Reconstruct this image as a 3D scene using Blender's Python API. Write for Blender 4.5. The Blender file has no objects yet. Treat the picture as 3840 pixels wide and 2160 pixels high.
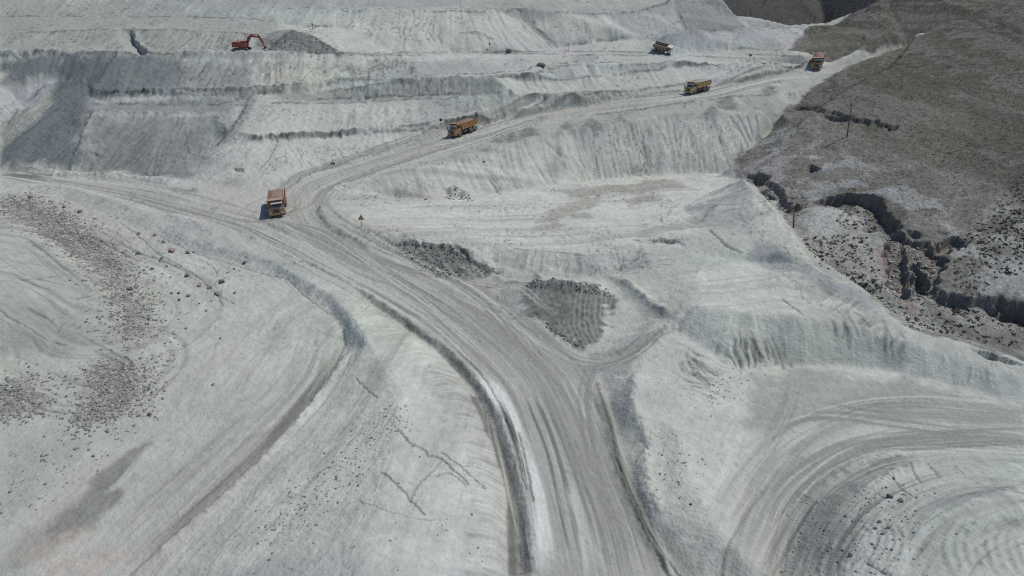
import bpy, bmesh, math, random
import numpy as np
from mathutils import Vector, Matrix
from mathutils.geometry import delaunay_2d_cdt

# ------------------------------------------------------------------ camera, sky, sun, exposure
scene = bpy.context.scene
PITCH, CAMZ, LENS = 29.0, 56.0, 23.97
cam_data = bpy.data.cameras.new('camera')
cam_data.sensor_width = 36.0
cam_data.lens = LENS
cam_data.clip_start = 0.5
cam_data.clip_end = 6000.0
cam = bpy.data.objects.new('camera', cam_data)
cam.location = (0.0, 0.0, CAMZ)
cam.rotation_euler = (math.radians(90.0 - PITCH), 0.0, 0.0)
scene.collection.objects.link(cam)
scene.camera = cam

SUN_EL, SUN_AZ = 61.0, 68.0          # azimuth measured from +Y towards +X
world = bpy.data.worlds.new('World')
scene.world = world
world.use_nodes = True
wn = world.node_tree
bg = wn.nodes['Background']
sky = wn.nodes.new('ShaderNodeTexSky')
sky.sky_type = 'NISHITA'
sky.sun_disc = False
sky.sun_elevation = math.radians(SUN_EL)
sky.sun_rotation = math.radians(SUN_AZ)
sky.altitude = 3000.0
sky.air_density = 1.0
sky.dust_density = 1.6
wn.links.new(sky.outputs[0], bg.inputs[0])
bg.inputs[1].default_value = 0.12
sun_data = bpy.data.lights.new('sun', 'SUN')
sun_data.energy = 2.95
sun_data.angle = math.radians(0.5)
sun_data.color = (1.0, 0.962, 0.90)
sun = bpy.data.objects.new('sun', sun_data)
sd = Vector((math.cos(math.radians(SUN_EL)) * math.sin(math.radians(SUN_AZ)),
             math.cos(math.radians(SUN_EL)) * math.cos(math.radians(SUN_AZ)),
             math.sin(math.radians(SUN_EL))))
sun.rotation_euler = sd.to_track_quat('Z', 'Y').to_euler()
sun.location = sd * 400.0
scene.collection.objects.link(sun)
scene.view_settings.view_transform = 'Standard'
scene.view_settings.look = 'None'
scene.view_settings.gamma = 1.0
scene.view_settings.use_curve_mapping = False
scene.view_settings.exposure = 0.05
scene.cycles.use_denoising = False
scene.cycles.pixel_filter_type = 'BLACKMAN_HARRIS'
scene.cycles.filter_width = 1.15

# ------------------------------------------------------------------ survey helper: sighting (u, v) at height z -> site position
FPX, CU, CV = 1715.3, 1288.0, 724.5
SP, CP = math.sin(math.radians(PITCH)), math.cos(math.radians(PITCH))

def ray(u, v):
    a = (np.asarray(u, float) - CU) / FPX
    b = (CV - np.asarray(v, float)) / FPX
    return a, CP + SP * b, -SP + CP * b

def at(u, v, z):
    a, y, d = ray(u, v)
    t = (z - CAMZ) / d
    return (float(a * t), float(y * t), float(z))

# ------------------------------------------------------------------ terrain: surveyed break lines (u, v, height)
LINES = [
 # main haul road, right edge then left edge
 [(1690,1449,-3),(1615,1330,-2.9),(1565,1220,-2.8),(1530,1090,-2.7),(1498,965,-2.5),(1430,905,-2.3),(1340,840,-2),(1250,775,-1.7),(1160,715,-1.3),(1040,665,-1),(940,625,-.6),(870,590,-.3),(825,555,0),(810,520,.2),(830,485,.5),(890,450,1),(1000,408,2.2),(1110,370,3.3),(1250,322,4.7),(1400,286,5.9),(1560,262,7),(1750,238,8.3),(1900,207,9.4),(2030,182,10.6),(2090,172,11.2)],
 [(1340,1449,-3),(1322,1300,-2.9),(1295,1180,-2.8),(1255,1040,-2.6),(1205,955,-2.4),(1110,860,-2),(1005,788,-1.7),(895,712,-1.2),(790,668,-.9),(690,622,-.6),(600,582,-.4),(500,548,-.35),(420,538,-.5),(360,515,-.7),(265,488,-1),(127,462,-1.5),(0,432,-2)],
 [(650,545,-.1),(672,520,0),(690,490,.2),(740,463,.5),(830,428,1.1),(920,402,1.8),(1000,378,2.5),(1130,336,3.8),(1250,299,4.9),(1400,273,6),(1500,257,6.7),(1720,228,8.2),(1900,196,9.5),(2030,166,10.8),(2090,158,11.4),(2200,132,13),(2290,101,14.8)],
 [(2140,160,11.8),(2230,132,13.2),(2292,106,14.8)],
 # side road, pit side edge
 [(0,424,-2.0),(127,447,-1.6),(287,462,-1.1),(383,480,-.8),(433,490,-.6),(493,512,-.4),(593,539,-.2),(650,545,-.1)],
 # drain on the left of the main road and its bank
 [(1320,1449,-3.8),(1302,1300,-3.7),(1275,1180,-3.6),(1232,1050,-3.4),(1180,965,-3.2),(1085,870,-2.7),(980,800,-2.3)],
 [(1279,1449,-3.7),(1272,1235,-3.5),(1246,1138,-3.3),(1189,990,-3),(1092,885,-2.5),(909,749,-1.6)],
 [(1248,1449,-2.0),(1236,1235,-1.8),(1205,1138,-1.6),(1150,990,-1.3),(1060,890,-.9),(940,790,-.7),(860,722,-.7),(767,690,-.5),(667,640,-.35),(567,610,-.2),(467,578,-.2),(400,556,-.3)],
 # mound between main road and lower track: crest
 [(880,800,0.2),(935,880,0.45),(1000,980,0.9),(1010,1080,1.05),(975,1200,1.2),(935,1330,1.2),(905,1449,1.2)],
 [(700,1180,-1),(560,1310,-1.8),(450,1420,-2.2)],
 # berm crest and outer toe
 [(0,415,-1.35),(90,440,-1.05),(167,467,-0.65),(233,488,-0.31),(367,530,-0.18),(467,589,-0.22),(567,622,-0.22),(667,650,-0.27),(767,704,-0.31),(833,742,-0.27),(875,790,-0.13)],
 [(0,445,-0.9),(80,468,-0.91),(167,499,-0.94),(300,549,-1),(400,592,-1.05),(500,632,-1.11),(633,672,-1.18),(717,700,-1.25),(767,740,-1.31),(833,785,-1.42),(862,830,-1.49)],
 # toe of mound along lower track
 [(862,830,-1.83),(868,860,-1.85),(859,890,-1.88),(832,936,-1.93),(778,1010,-2.02),(700,1103,-2.17),(583,1220,-2.34),(486,1305,-2.49),(369,1407,-2.66),(327,1449,-2.72)],
 # valley floor
 [(760,830,-1.83),(700,930,-1.96),(600,1050,-2.13),(470,1180,-2.34),(330,1310,-2.57),(200,1449,-2.88)],
 [(500,720,-1.62),(560,820,-1.8),(520,920,-1.98),(450,1020,-2.16)],
 # toe of the rocky dump on the left
 [(0,500,-1.15),(77,532,-1.24),(150,568,-1.36),(240,636,-1.58),(310,706,-1.75),(350,780,-1.93),(345,850,-2.04),(300,900,-2.11),(325,980,-2.25),(285,1050,-2.34),(210,1090,-2.43),(110,1120,-2.5),(0,1150,-2.57)],
 [(0,600,4.2),(120,660,2),(200,730,-0.12),(250,790,-0.91),(240,850,-1.33),(180,880,-1.39),(0,905,-0.98)],
 [(0,700,6.5),(80,730,3.6),(150,800,-0.12)],
 [(0,800,3),(60,825,1.6),(130,860,-0.73)],
 [(0,1000,-1.75),(120,1010,-1.86),(190,960,-1.75)],
 [(150,1230,-2.64),(0,1350,-2.93),(330,1120,-2.39),(60,1449,-3.06)],
 # right of the main road: drain, bank top
 [(1720,1449,-3.25),(1650,1350,-3.2),(1598,1240,-3.15),(1562,1110,-3.1),(1528,1000,-2.95),(1512,955,-2.7)],
 [(1800,1449,-2.45),(1730,1368,-2.45),(1660,1305,-2.45),(1632,1250,-2.45),(1622,1190,-2.45),(1630,1123,-2.45),(1615,1072,-1.75),(1592,1035,-1.55),(1594,985,-1.35),(1600,936,-1.15),(1640,870,-0.75),(1690,822,-0.15)],
 # lower pad
 [(1900,1449,-1.4),(1800,1330,-1.3),(1730,1200,-1.11),(1700,1080,-1.11),(1756,1010,-1.48),(1795,963,-1.58),(1873,930,-1.77),(1989,914,-1.86),(2106,917,-1.86),(2223,925,-1.95),(2281,944,-2.04),(2378,962,-2.15),(2576,1018,-2.42)],
 [(1850,1200,-1.58),(1950,1080,-1.86),(2100,1010,-2.04),(2300,1020,-2.23),(2576,1080,-2.5)],
 # inner edge of the curved track, then the mound it goes round
 [(2640,1136,-2.84),(2576,1134,-2.74),(2378,1134,-2.55),(2281,1146,-2.45),(2145,1185,-2.35),(2067,1224,-2.25),(2017,1267,-2.16),(1997,1313,-2.06),(1970,1391,-1.96),(1966,1449,-1.96)],
 [(2640,1160,-2.16),(2400,1160,-1.57),(2280,1185,-1.18),(2170,1235,-0.59),(2130,1290,0.13),(2120,1370,0.4),(2110,1449,0.53)],
 [(2600,1260,0.8),(2430,1270,1.6),(2330,1320,1.99),(2290,1400,2.13),(2280,1449,2.13)],
 [(2600,1380,1.86),(2480,1400,2.53),(2420,1449,2.66)],
 # upper pad, crest of its slope
 [(1650,815,.4),(1700,778,1.2),(1760,776,2.29),(1830,784,2.48),(1900,794,2.48),(2000,800,2.48),(2100,812,1.9),(2200,840,1.3),(2300,872,.5),(2420,905,-.3),(2576,955,-1.1)],
 [(1700,778,1.2),(1640,735,.5),(1590,695,.3),(1640,672,.9),(1760,680,2.48),(1880,655,2.58),(1950,660,2.58),(2044,690,2.58),(2134,725,2.38),(2237,805,1.79),(2300,840,1.09),(2417,870,0.19),(2520,902,-0.5),(2600,932,-1)],
 [(1750,720,2.48),(1900,720,2.58),(2050,760,2.48)],
 # gully between pad and dark spread
 [(1520,700,-0.54),(1570,742,-0.32),(1620,782,-0.1),(1665,812,0.23),(1610,850,-0.32),(1560,895,-1.68),(1515,930,-1.92)],
 # dark spread patch
 [(1325,716,-.4),(1390,716,.5),(1480,724,.3),(1530,745,-.6)],
 [(1365,815,-1.6),(1425,858,-2),(1480,885,-2.2),(1530,850,-1.9)],
 # toe of basin front slope
 [(1060,705,-1.1),(1260,700,-2),(1330,706,-1.9),(1430,700,-1.6),(1520,690,-1.4),(1580,672,-0.6)],
 # basin lip
 [(880,572,0.35),(925,574,0.55),(1040,588,0.65),(1159,598,0.55),(1230,614,0.35),(1292,628,0.15),(1380,634,0.15),(1469,646,0.15),(1540,632,0.35),(1609,614,0.65),(1675,606,1.05),(1717,622,1.55),(1780,640,2.15)],
 # basin floor
 [(870,540,0.3),(1000,540,-0.6),(1200,545,-1.92),(1400,560,-2.24),(1600,560,-2.24),(1750,570,-1.6)],
 [(1000,490,-1.6),(1200,490,-2.56),(1400,470,-3.2),(1600,450,-3.52),(1800,440,-3.2)],
 # toe of road embankment
 [(826,530,0.4),(850,505,0.2),(920,480,0),(1000,472,-0.3),(1110,500,-1.76),(1200,486,-2.56),(1300,472,-2.88),(1400,456,-3.2),(1500,442,-3.52),(1600,434,-3.52),(1720,430,-3.36),(1840,424,-2.88)],
 # mid crest of road embankment
 [(900,470,0.8),(1000,440,1.5),(1110,408,2.3),(1230,382,2.8),(1330,352,4.2),(1420,336,4.9),(1500,325,5.5),(1620,303,6.5),(1700,292,7.1),(1820,290,7),(1920,292,6.7),(1965,292,6.1)],
 [(1500,290,6.5),(1700,262,8.1),(1850,245,8.5),(1960,240,8.4)],
 # spoil ridge beside ravine
 [(1690,590,1.48),(1760,560,1.31),(1810,510,1.64),(1850,470,2.61),(1866,458,3.28),(1880,466,3.77),(1917,506,4.25),(1960,560,4.6),(2000,610,4.76),(2044,668,4.76)],
 [(1780,480,-1.2),(1720,520,-1.2)],
 [(1800,600,3.12),(1850,620,3.28),(1900,600,3.77),(1960,640,3.94)],
 # hill contact with the workings
 [(2292,112,15.6),(2200,146,13.4),(2095,184,11.2),(2045,216,9.2),(1990,270,6.6),(1945,312,4.2),(1895,362,1.4),(1845,412,-1.4),(1835,424,-1.6),(1850,434,-1.7),(1885,450,-1.4)],
 # hillside
 [(1900,400,.4),(1950,380,2.2),(1990,330,5.0),(2060,275,8.0),(2150,215,11.8),(2250,160,15.0),(2297,98,17.4)],
 [(1930,440,.2),(2020,430,2.2),(2120,440,3.2),(2200,474,3.4),(2260,520,3.2),(2300,560,2.8),(2350,582,2.6),(2420,560,3.2)],
 [(2297,98,17.4),(2350,72,19.5),(2450,27,24),(2576,-7,29),(2640,-30,33)],
 [(2400,200,16),(2300,300,10.4),(2250,380,6.8)],
 [(2576,100,23.5),(2576,250,16),(2576,420,9.4),(2576,540,5.2)],
 [(2450,300,12),(2450,450,6.6)],
 # ravine floor
 [(1905,462,-1.2),(1930,490,-1.0),(1985,560,-.6),(2030,620,-.6),(2075,665,-.8),(2150,708,-1.2),(2250,780,-2.0),(2330,815,-2.6),(2440,850,-3),(2576,905,-3.6)],
 [(2060,540,1.0),(2130,530,1.2),(2190,560,.8),(2180,640,.2),(2210,720,-.8),(2270,770,-1.6)],
 [(2350,640,1.6),(2420,640,2.2),(2500,620,3.2),(2576,640,3.0)],
 [(2380,720,-.2),(2450,740,-.2),(2500,730,.4),(2576,735,.6)],
 [(2380,800,-2),(2480,800,-1.8),(2576,830,-2.2)],
 # second hill behind the valley road
 [(1985,127,14.3),(2030,130,13.8),(2050,142,13),(2085,156,12),(2200,128,13.4),(2285,98,15)],
 [(2040,95,16.2),(2094,65,18.6),(2184,37,22),(2227,0,26),(2300,-30,30)],
 [(2150,105,16),(2240,80,18)],
 # foot of pit wall on the left
 [(0,420,-1.8),(133,436,-1.4),(253,437,-1.1),(367,446,-.8),(467,447,-.4),(520,458,-.2),(600,474,.1),(680,470,.3)],
 # lowest bench crest (centre)
 [(640,356,4.4),(700,350,4.6),(859,338,4.8),(980,330,5.0),(1092,323,5.1),(1160,312,5.0),(1230,300,5.05)],
 [(640,350,5.0),(700,344,5.2),(859,330,5.5),(980,320,5.7),(1092,312,5.9),(1200,296,6.0)],
 # bench 1 crest left
 [(172,425,-1.2),(200,360,2.8),(233,284,7.6),(300,283,7.8),(400,285,7.8),(533,287,7.6),(570,330,5.4)],
 [(225,262,8.4),(300,260,8.6),(400,262,8.6),(540,262,8.7),(600,246,9.4)],
 # cone spur
 [(633,238,10.2),(610,280,7.8),(580,330,5.2),(548,362,3.2)],
 [(633,238,10.2),(690,285,8.0),(760,318,6.2)],
 # bench 2 lines
 [(690,262,9.2),(859,260,9.0),(1059,250,9.2),(1225,245,9.2),(1299,243,9.0),(1400,247,8.4),(1459,248,8.2)],
 [(690,250,9.8),(859,246,9.6),(1059,238,9.8),(1225,234,9.8),(1285,238,9.4)],
 [(640,236,10.3),(760,228,10.8),(859,226,11.1),(1000,210,12.0),(1159,199,12.6),(1235,199,12.6),(1290,238,9.5)],
 # bench 3 track
 [(230,246,9.4),(330,232,10.6),(470,236,10.6),(560,236,10.4)],
 [(233,228,11.0),(420,226,11.4),(600,224,11.4),(700,216,12.0),(859,206,12.6),(1075,198,12.9),(1325,190,12.6),(1379,172,13.2),(1450,164,13.4),(1560,158,13.4)],
 [(700,208,12.4),(859,200,13.0),(1075,191,13.3),(1300,182,13.0),(1355,166,13.8),(1450,156,13.9)],
 # band above road on the right
 [(1300,236,9.3),(1460,240,8.2),(1600,224,8.8),(1717,214,9.1),(1900,189,10.3),(2010,168,11.2)],
 [(1300,200,11.6),(1420,198,11.1),(1560,188,11.2),(1717,168,12.2),(1884,170,11.6),(2017,166,11.4)],
 [(1560,168,12.9),(1717,160,13.0),(1884,164,12.4),(2030,160,12.0)],
 # excavator bench edge (continues to the road of the white truck)
 [(0,140,17.2),(120,138,17.6),(300,138,18.0),(450,138,18.0),(650,138,18.0),(860,139,17.4),(1000,138,17.0),(1145,136,16.4),(1292,134,15.6),(1450,138,14.4),(1625,139,13.8),(1760,142,13.5),(1900,148,13.1),(2040,154,12.6)],
 [(0,130,18.1),(120,132,18.2),(300,132,18.3),(450,134,18.2),(650,134,18.2),(860,135,17.6),(1000,133,17.2),(1145,131,16.7),(1292,128,16.0),(1450,129,14.9),(1625,130,14.3),(1760,131,14.1),(1900,137,13.7),(2020,146,13.0)],
 # blue-grey tip slope on the left
 [(0,330,2.4),(60,260,6.8),(150,205,11.4),(220,205,11.8)],
 [(0,210,11.6),(100,200,12.0),(150,200,12)],
 # upper workings, left
 [(0,85,21.2),(150,80,21.8),(300,74,22.4),(330,76,22.4),(500,79,22.2),(640,88,21.4)],
 [(380,134,18.3),(345,100,20.4),(330,76,22.4)],
 [(0,40,24.2),(300,40,24.6),(600,45,24.2),(700,55,23.4)],
 [(0,-10,29),(400,-8,29),(800,-5,28.8),(1159,-8,28.9)],
 # dark spoil heap behind the excavator
 [(675,132,18.3),(705,100,20.6),(735,80,22.0),(770,88,21.3),(815,112,19.4),(862,134,17.7)],
 [(700,70,22.6),(770,68,22.4),(859,68,22.3),(1059,74,21.9),(1200,86,20.6),(1240,100,19.0)],
 [(859,27,26.0),(1000,27,26.1),(1159,29,26.0),(1259,32,25.4),(1302,32,25.0),(1340,62,21.2),(1399,114,15.9)],
 [(859,22,26.4),(1159,23,26.5),(1290,27,25.5),(1400,33,24.2),(1512,36,23.2),(1600,30,23.6),(1690,5,26)],
 [(1420,112,16.0),(1529,97,16.9),(1620,95,16.8),(1740,86,17.4)],
 [(1512,36,23.2),(1520,70,20),(1529,97,16.9)],
 # berm behind the truck road, right
 [(1740,84,18.9),(1884,76,19.1),(2000,72,18.6),(2077,70,18.4)],
 [(1640,122,15.0),(1717,122,14.9),(1880,123,14.7),(2010,125,14.2)],
 [(1740,78,18.6),(1884,71,18.6),(2000,68,18.1)],
 # grey cone at the top
 [(1735,82,18.3),(1712,40,22),(1690,0,26.2),(1740,-25,28.6),(1800,0,25.6),(1850,42,21),(1892,76,17.4)],
]
WORLD_PTS = [
 (-150,100,16),(-150,60,9),(-110,30,2),(-190,150,14),(-230,220,26),(-220,300,40),(-330,30,25),(-330,200,50),(-330,460,90),
 (-70,12,-8),(-20,12,-3),(0,12,-4),(30,12,-2),(70,12,1),(-330,12,20),
 (110,50,-1),(118,75,-2),(140,95,3),(150,120,9),(200,150,24),(300,200,60),(330,12,20),(330,300,95),(330,460,130),
 (0,300,36),(-100,300,36),(60,300,30),(-100,460,75),(40,460,70),
 (92,300,9),(120,305,9),(105,345,6),(150,345,7.5),(104,380,28),(128,385,36),(152,380,30),(170,330,18),(140,310,14),(130,460,88),(75,350,20),(190,400,60),(200,290,34),(250,460,110),
]

# ---- triangulated survey -> raster
GX0, GX1, GY0, GY1, GS = -330.0, 330.0, 12.0, 460.0, 0.4
def build_raster():
    P, E, Z = [], [], []
    for ln in LINES:
        prev = None
        for (u, v, z) in ln:
            x, y, _ = at(u, v, z)
            P.append(Vector((x, y))); Z.append(z)
            if prev is not None: E.append((prev, len(P) - 1))
            prev = len(P) - 1
    for (x, y, z) in WORLD_PTS:
        P.append(Vector((x, y))); Z.append(z)
    vo, eo, fo, ov, oe, of = delaunay_2d_cdt(P, E, [], 0, 1e-4)
    V = np.array([(p.x, p.y) for p in vo])
    Pn = np.array([(p.x, p.y) for p in P]); Zn = np.array(Z, float)
    zz = np.zeros(len(V))
    for i, src in enumerate(ov):
        if src: zz[i] = np.mean(Zn[list(src)])
        else:
            d2 = ((Pn - V[i]) ** 2).sum(1) + 1e-6
            k = np.argsort(d2)[:4]
            zz[i] = (Zn[k] / d2[k]).sum() / (1 / d2[k]).sum()
    nx = int(round((GX1 - GX0) / GS)) + 1; ny = int(round((GY1 - GY0) / GS)) + 1
    H = np.full((ny, nx), np.nan)
    for f in fo:
        ids = list(f)
        for k in range(1, len(ids) - 1):
            a, b, c = V[ids[0]], V[ids[k]], V[ids[k + 1]]
            za, zb, zc = zz[ids[0]], zz[ids[k]], zz[ids[k + 1]]
            lo = np.minimum(np.minimum(a, b), c); hi = np.maximum(np.maximum(a, b), c)
            i0 = max(0, int(math.ceil((lo[0] - GX0) / GS - 1e-6))); i1 = min(nx - 1, int(math.floor((hi[0] - GX0) / GS + 1e-6)))
            j0 = max(0, int(math.ceil((lo[1] - GY0) / GS - 1e-6))); j1 = min(ny - 1, int(math.floor((hi[1] - GY0) / GS + 1e-6)))
            if i1 < i0 or j1 < j0: continue
            den = (b[1] - c[1]) * (a[0] - c[0]) + (c[0] - b[0]) * (a[1] - c[1])
            if abs(den) < 1e-9: continue
            xs = (GX0 + GS * np.arange(i0, i1 + 1))[None, :]; ys = (GY0 + GS * np.arange(j0, j1 + 1))[:, None]
            w0 = ((b[1] - c[1]) * (xs - c[0]) + (c[0] - b[0]) * (ys - c[1])) / den
            w1 = ((c[1] - a[1]) * (xs - c[0]) + (a[0] - c[0]) * (ys - c[1])) / den
            w2 = 1 - w0 - w1
            m = (w0 > -1e-6) & (w1 > -1e-6) & (w2 > -1e-6)
            sub = H[j0:j1 + 1, i0:i1 + 1]
            sub[m] = (w0 * za + w1 * zb + w2 * zc)[m]
    bad = np.isnan(H)
    if bad.any():                       # outer rim outside the survey: carry the row value outwards
        for j in range(ny):
            r = H[j]; ok = ~np.isnan(r)
            if ok.any(): H[j] = np.interp(np.arange(nx), np.where(ok)[0], r[ok])
        for j in range(ny):
            if np.isnan(H[j]).any(): H[j] = H[max(j - 1, 0)] if j else H[1]
    return np.nan_to_num(H)

def blur(A, s):
    r = int(math.ceil(2.5 * s)); k = np.exp(-0.5 * (np.arange(-r, r + 1) / s) ** 2); k /= k.sum()
    B = np.pad(A, ((r, r), (0, 0)), mode='edge'); A = sum(k[i] * B[i:i + A.shape[0]] for i in range(2 * r + 1))
    B = np.pad(A, ((0, 0), (r, r)), mode='edge'); return sum(k[i] * B[:, i:i + A.shape[1]] for i in range(2 * r + 1))

def sample(A, x, y, x0=GX0, y0=GY0, s=GS):
    ny, nx = A.shape
    fx = np.clip((np.asarray(x) - x0) / s, 0, nx - 1.001); fy = np.clip((np.asarray(y) - y0) / s, 0, ny - 1.001)
    i = fx.astype(np.int32); j = fy.astype(np.int32); fx = fx - i; fy = fy - j
    k = j * nx + i; F = A.ravel()
    return (F[k] * (1 - fx) + F[k + 1] * fx) * (1 - fy) + (F[k + nx] * (1 - fx) + F[k + nx + 1] * fx) * fy

BASE = blur(build_raster(), 0.9)
_far = np.clip((GY0 + GS * np.arange(BASE.shape[0]) - 120) / 60, 0, 1)[:, None]
BASE = BASE + (0.30 + 0.75 * _far) * (BASE - blur(BASE, 9.0))        # benches cut crisp at crest and toe

def sight(uv):
    """where lines of sight (u, v) meet the surveyed ground -> (n, 3)"""
    uv = np.asarray(uv, float).reshape(-1, 2)
    a, y, d = ray(uv[:, 0], uv[:, 1])
    t = np.full(len(uv), 45.0); done = np.zeros(len(uv), bool); prev = t.copy(); out = np.full(len(uv), 600.0)
    tt = 45.0
    while tt < 560 and not done.all():
        zr = CAMZ + d * tt; zg = sample(BASE, a * tt, y * tt)
        hit = (~done) & (zr <= zg)
        if hit.any():
            lo = np.full(len(uv), tt - 0.6); hi = np.full(len(uv), tt)
            for _ in range(14):
                mid = 0.5 * (lo + hi); below = (CAMZ + d * mid) <= sample(BASE, a * mid, y * mid)
                hi = np.where(below, mid, hi); lo = np.where(below, lo, mid)
            out[hit] = hi[hit]; done |= hit
        tt += 0.6
    return np.stack([a * out, y * out, CAMZ + d * out], 1)
# ------------------------------------------------------------------ terrain mesh: rows spaced with distance
rng = np.random.default_rng(7)
_T = rng.random(65536).astype(np.float32)
F32 = np.float32

def vnoise(x, y, seed=0):
    x = np.asarray(x, F32); y = np.asarray(y, F32)
    i = np.floor(x); j = np.floor(y); fx = x - i; fy = y - j
    i = i.astype(np.int32) + seed * 37; j = j.astype(np.int32) + seed * 91
    fx = fx * fx * (3 - 2 * fx); fy = fy * fy * (3 - 2 * fy)
    i0 = i & 255; i1 = (i + 1) & 255; j0 = (j & 255) << 8; j1 = ((j + 1) & 255) << 8
    a = _T[j0 + i0]; b = _T[j0 + i1]; c = _T[j1 + i0]; d = _T[j1 + i1]
    a = a + (b - a) * fx; c = c + (d - c) * fx
    return a + (c - a) * fy

def fbm(x, y, octv=4, seed=0, gain=0.5):
    s = 0.0; a = 1.0; n = 0.0
    for k in range(octv):
        s = s + a * vnoise(x * (2.03 ** k) + 13.7 * k, y * (2.03 ** k) - 7.9 * k, seed + k); n += a; a *= gain
    return s / n

def sstep(a, b, x):
    t = np.clip((x - a) / (b - a), 0, 1); return t * t * (3 - 2 * t)

def mix(a, b, w): return a + (b - a) * w

rows = [12.0]
while rows[-1] < 32: rows.append(rows[-1] + 1.6)
while rows[-1] < 285: rows.append(rows[-1] + 0.00215 * rows[-1])
while rows[-1] < 458: rows.append(rows[-1] + 0.0085 * rows[-1])
YR = np.array(rows)
core = np.linspace(-1, 1, 1041)
side = 1 + np.cumsum(np.linspace(0.002, 0.03, 34))
S = np.concatenate([-side[::-1], core, side])
def half_width(y): return 0.657 * y + 20.6
NR, NC = len(YR), len(S)
Y = np.repeat(YR[:, None], NC, 1).ravel().astype(F32)
X = (half_width(YR)[:, None] * S[None, :]).ravel().astype(F32)
B2 = blur(BASE, 2.4)
wfar = sstep(120, 190, Y)
Z = sample(BASE, X, Y).astype(F32)
GYr, GXr = np.gradient(B2, GS)
gx = sample(GXr, X, Y).astype(F32); gy = sample(GYr, X, Y).astype(F32)
gm = np.hypot(gx, gy)
px_m = (0.8746 * Y + 27.0) / 682.0                     # ground size of a picture element at that distance

# ---- tools that find vertices near lines and inside outlines
def world(uv): return sight(uv)[:, :2]

def smooth(P, n=6):
    P = np.asarray(P, float); Q = []
    ext = np.vstack([2 * P[0] - P[1], P, 2 * P[-1] - P[-2]])
    for k in range(1, len(ext) - 2):
        p0, p1, p2, p3 = ext[k - 1:k + 3]
        for t in np.arange(n) / n:
            Q.append(0.5 * ((2 * p1) + (p2 - p0) * t + (2 * p0 - 5 * p1 + 4 * p2 - p3) * t * t + (3 * p1 - p0 - 3 * p2 + p3) * t ** 3))
    Q.append(P[-1]); return np.array(Q)

_rowstart = np.arange(NR) * NC
def in_box(x0, x1, y0, y1):
    r0 = max(0, np.searchsorted(YR, y0) - 1); r1 = min(NR, np.searchsorted(YR, y1) + 1)
    if r1 <= r0: return np.zeros(0, np.int64)
    ids = np.arange(r0 * NC, r1 * NC)
    xx = X[r0 * NC:r1 * NC]
    return ids[(xx >= x0) & (xx <= x1)]

def near(P, pad):
    """vertices within pad of polyline P: ids, distance, arc length, signed offset (+ left of travel)"""
    P = np.asarray(P, float)
    ids = in_box(P[:, 0].min() - pad, P[:, 0].max() + pad, P[:, 1].min() - pad, P[:, 1].max() + pad)
    x = X[ids]; y = Y[ids]
    best = np.full(len(ids), 1e9, F32); arc = np.zeros(len(ids), F32); sgn = np.ones(len(ids), F32)
    s0 = 0.0
    for a, b in zip(P[:-1], P[1:]):
        d = b - a; L = math.hypot(*d)
        if L < 1e-6: continue
        m = (x > min(a[0], b[0]) - pad) & (x < max(a[0], b[0]) + pad) & (y > min(a[1], b[1]) - pad) & (y < max(a[1], b[1]) + pad)
        k = np.where(m)[0]
        if len(k):
            t = np.clip(((x[k] - a[0]) * d[0] + (y[k] - a[1]) * d[1]) / (L * L), 0, 1)
            ex = x[k] - a[0] - t * d[0]; ey = y[k] - a[1] - t * d[1]
            dd = np.hypot(ex, ey); c = dd < best[k]; kk = k[c]
            best[kk] = dd[c]; arc[kk] = s0 + t[c] * L
            sgn[kk] = np.sign(d[0] * ey[c] - d[1] * ex[c])
        s0 += L
    k = best < pad
    return ids[k], best[k], arc[k], sgn[k] * best[k]

def inside(P, pad=3.0):
    """ids near/inside outline P and signed distance (positive inside)"""
    P = np.asarray(P, float); Q = np.vstack([P, P[:1]])
    ids = in_box(P[:, 0].min() - pad, P[:, 0].max() + pad, P[:, 1].min() - pad, P[:, 1].max() + pad)
    x = X[ids].astype(float); y = Y[ids].astype(float)
    inn = np.zeros(len(ids), bool); dist = np.full(len(ids), 1e9)
    for a, b in zip(Q[:-1], Q[1:]):
        if abs(a[1] - b[1]) > 1e-9:
            c = (a[1] > y) != (b[1] > y)
            xi = a[0] + (y - a[1]) * (b[0] - a[0]) / (b[1] - a[1]); inn ^= c & (x < xi)
        d = b - a; L2 = d @ d
        if L2 < 1e-9: continue
        t = np.clip(((x - a[0]) * d[0] + (y - a[1]) * d[1]) / L2, 0, 1)
        dist = np.minimum(dist, np.hypot(x - a[0] - t * d[0], y - a[1] - t * d[1]))
    sd_ = np.where(inn, dist, -dist); k = sd_ > -pad
    return ids[k], sd_[k]

# ---- relief: scarps, windrows, cracks
def scarp(uv, depth, fall, side=-1, w=0.35, rough=0.5, uvw=True):
    P = smooth(world(uv) if uvw else uv, 5)
    ids, d, s, q = near(P, fall)
    L = np.hypot(*np.diff(P, axis=0).T).sum()
    q = q * side + rough * ((fbm(X[ids] * .55, Y[ids] * .55, 5, 5, .62) - .5) * 4.5)
    end = sstep(0, 4.0, s) * sstep(0, 4.0, L - s) * (.55 + .9 * fbm(X[ids] * .22, Y[ids] * .22, 3, 6))
    drop = depth * sstep(0, w, q) * np.clip(1 - q / fall, 0, 1) ** 1.3 * end
    Z[ids] -= drop

def windrow(uv, h, w, uvw=True, lump=0.7):
    P = smooth(world(uv) if uvw else uv, 5)
    ids, d, s, q = near(P, w * 3)
    L = np.hypot(*np.diff(P, axis=0).T).sum()
    n = 1 - lump + 2 * lump * fbm(X[ids] * 1.1, Y[ids] * 1.1, 3, 9)
    Z[ids] += h * np.exp(-(d / w) ** 2) * n * sstep(0, 1.5, s) * sstep(0, 1.5, L - s)

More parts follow.
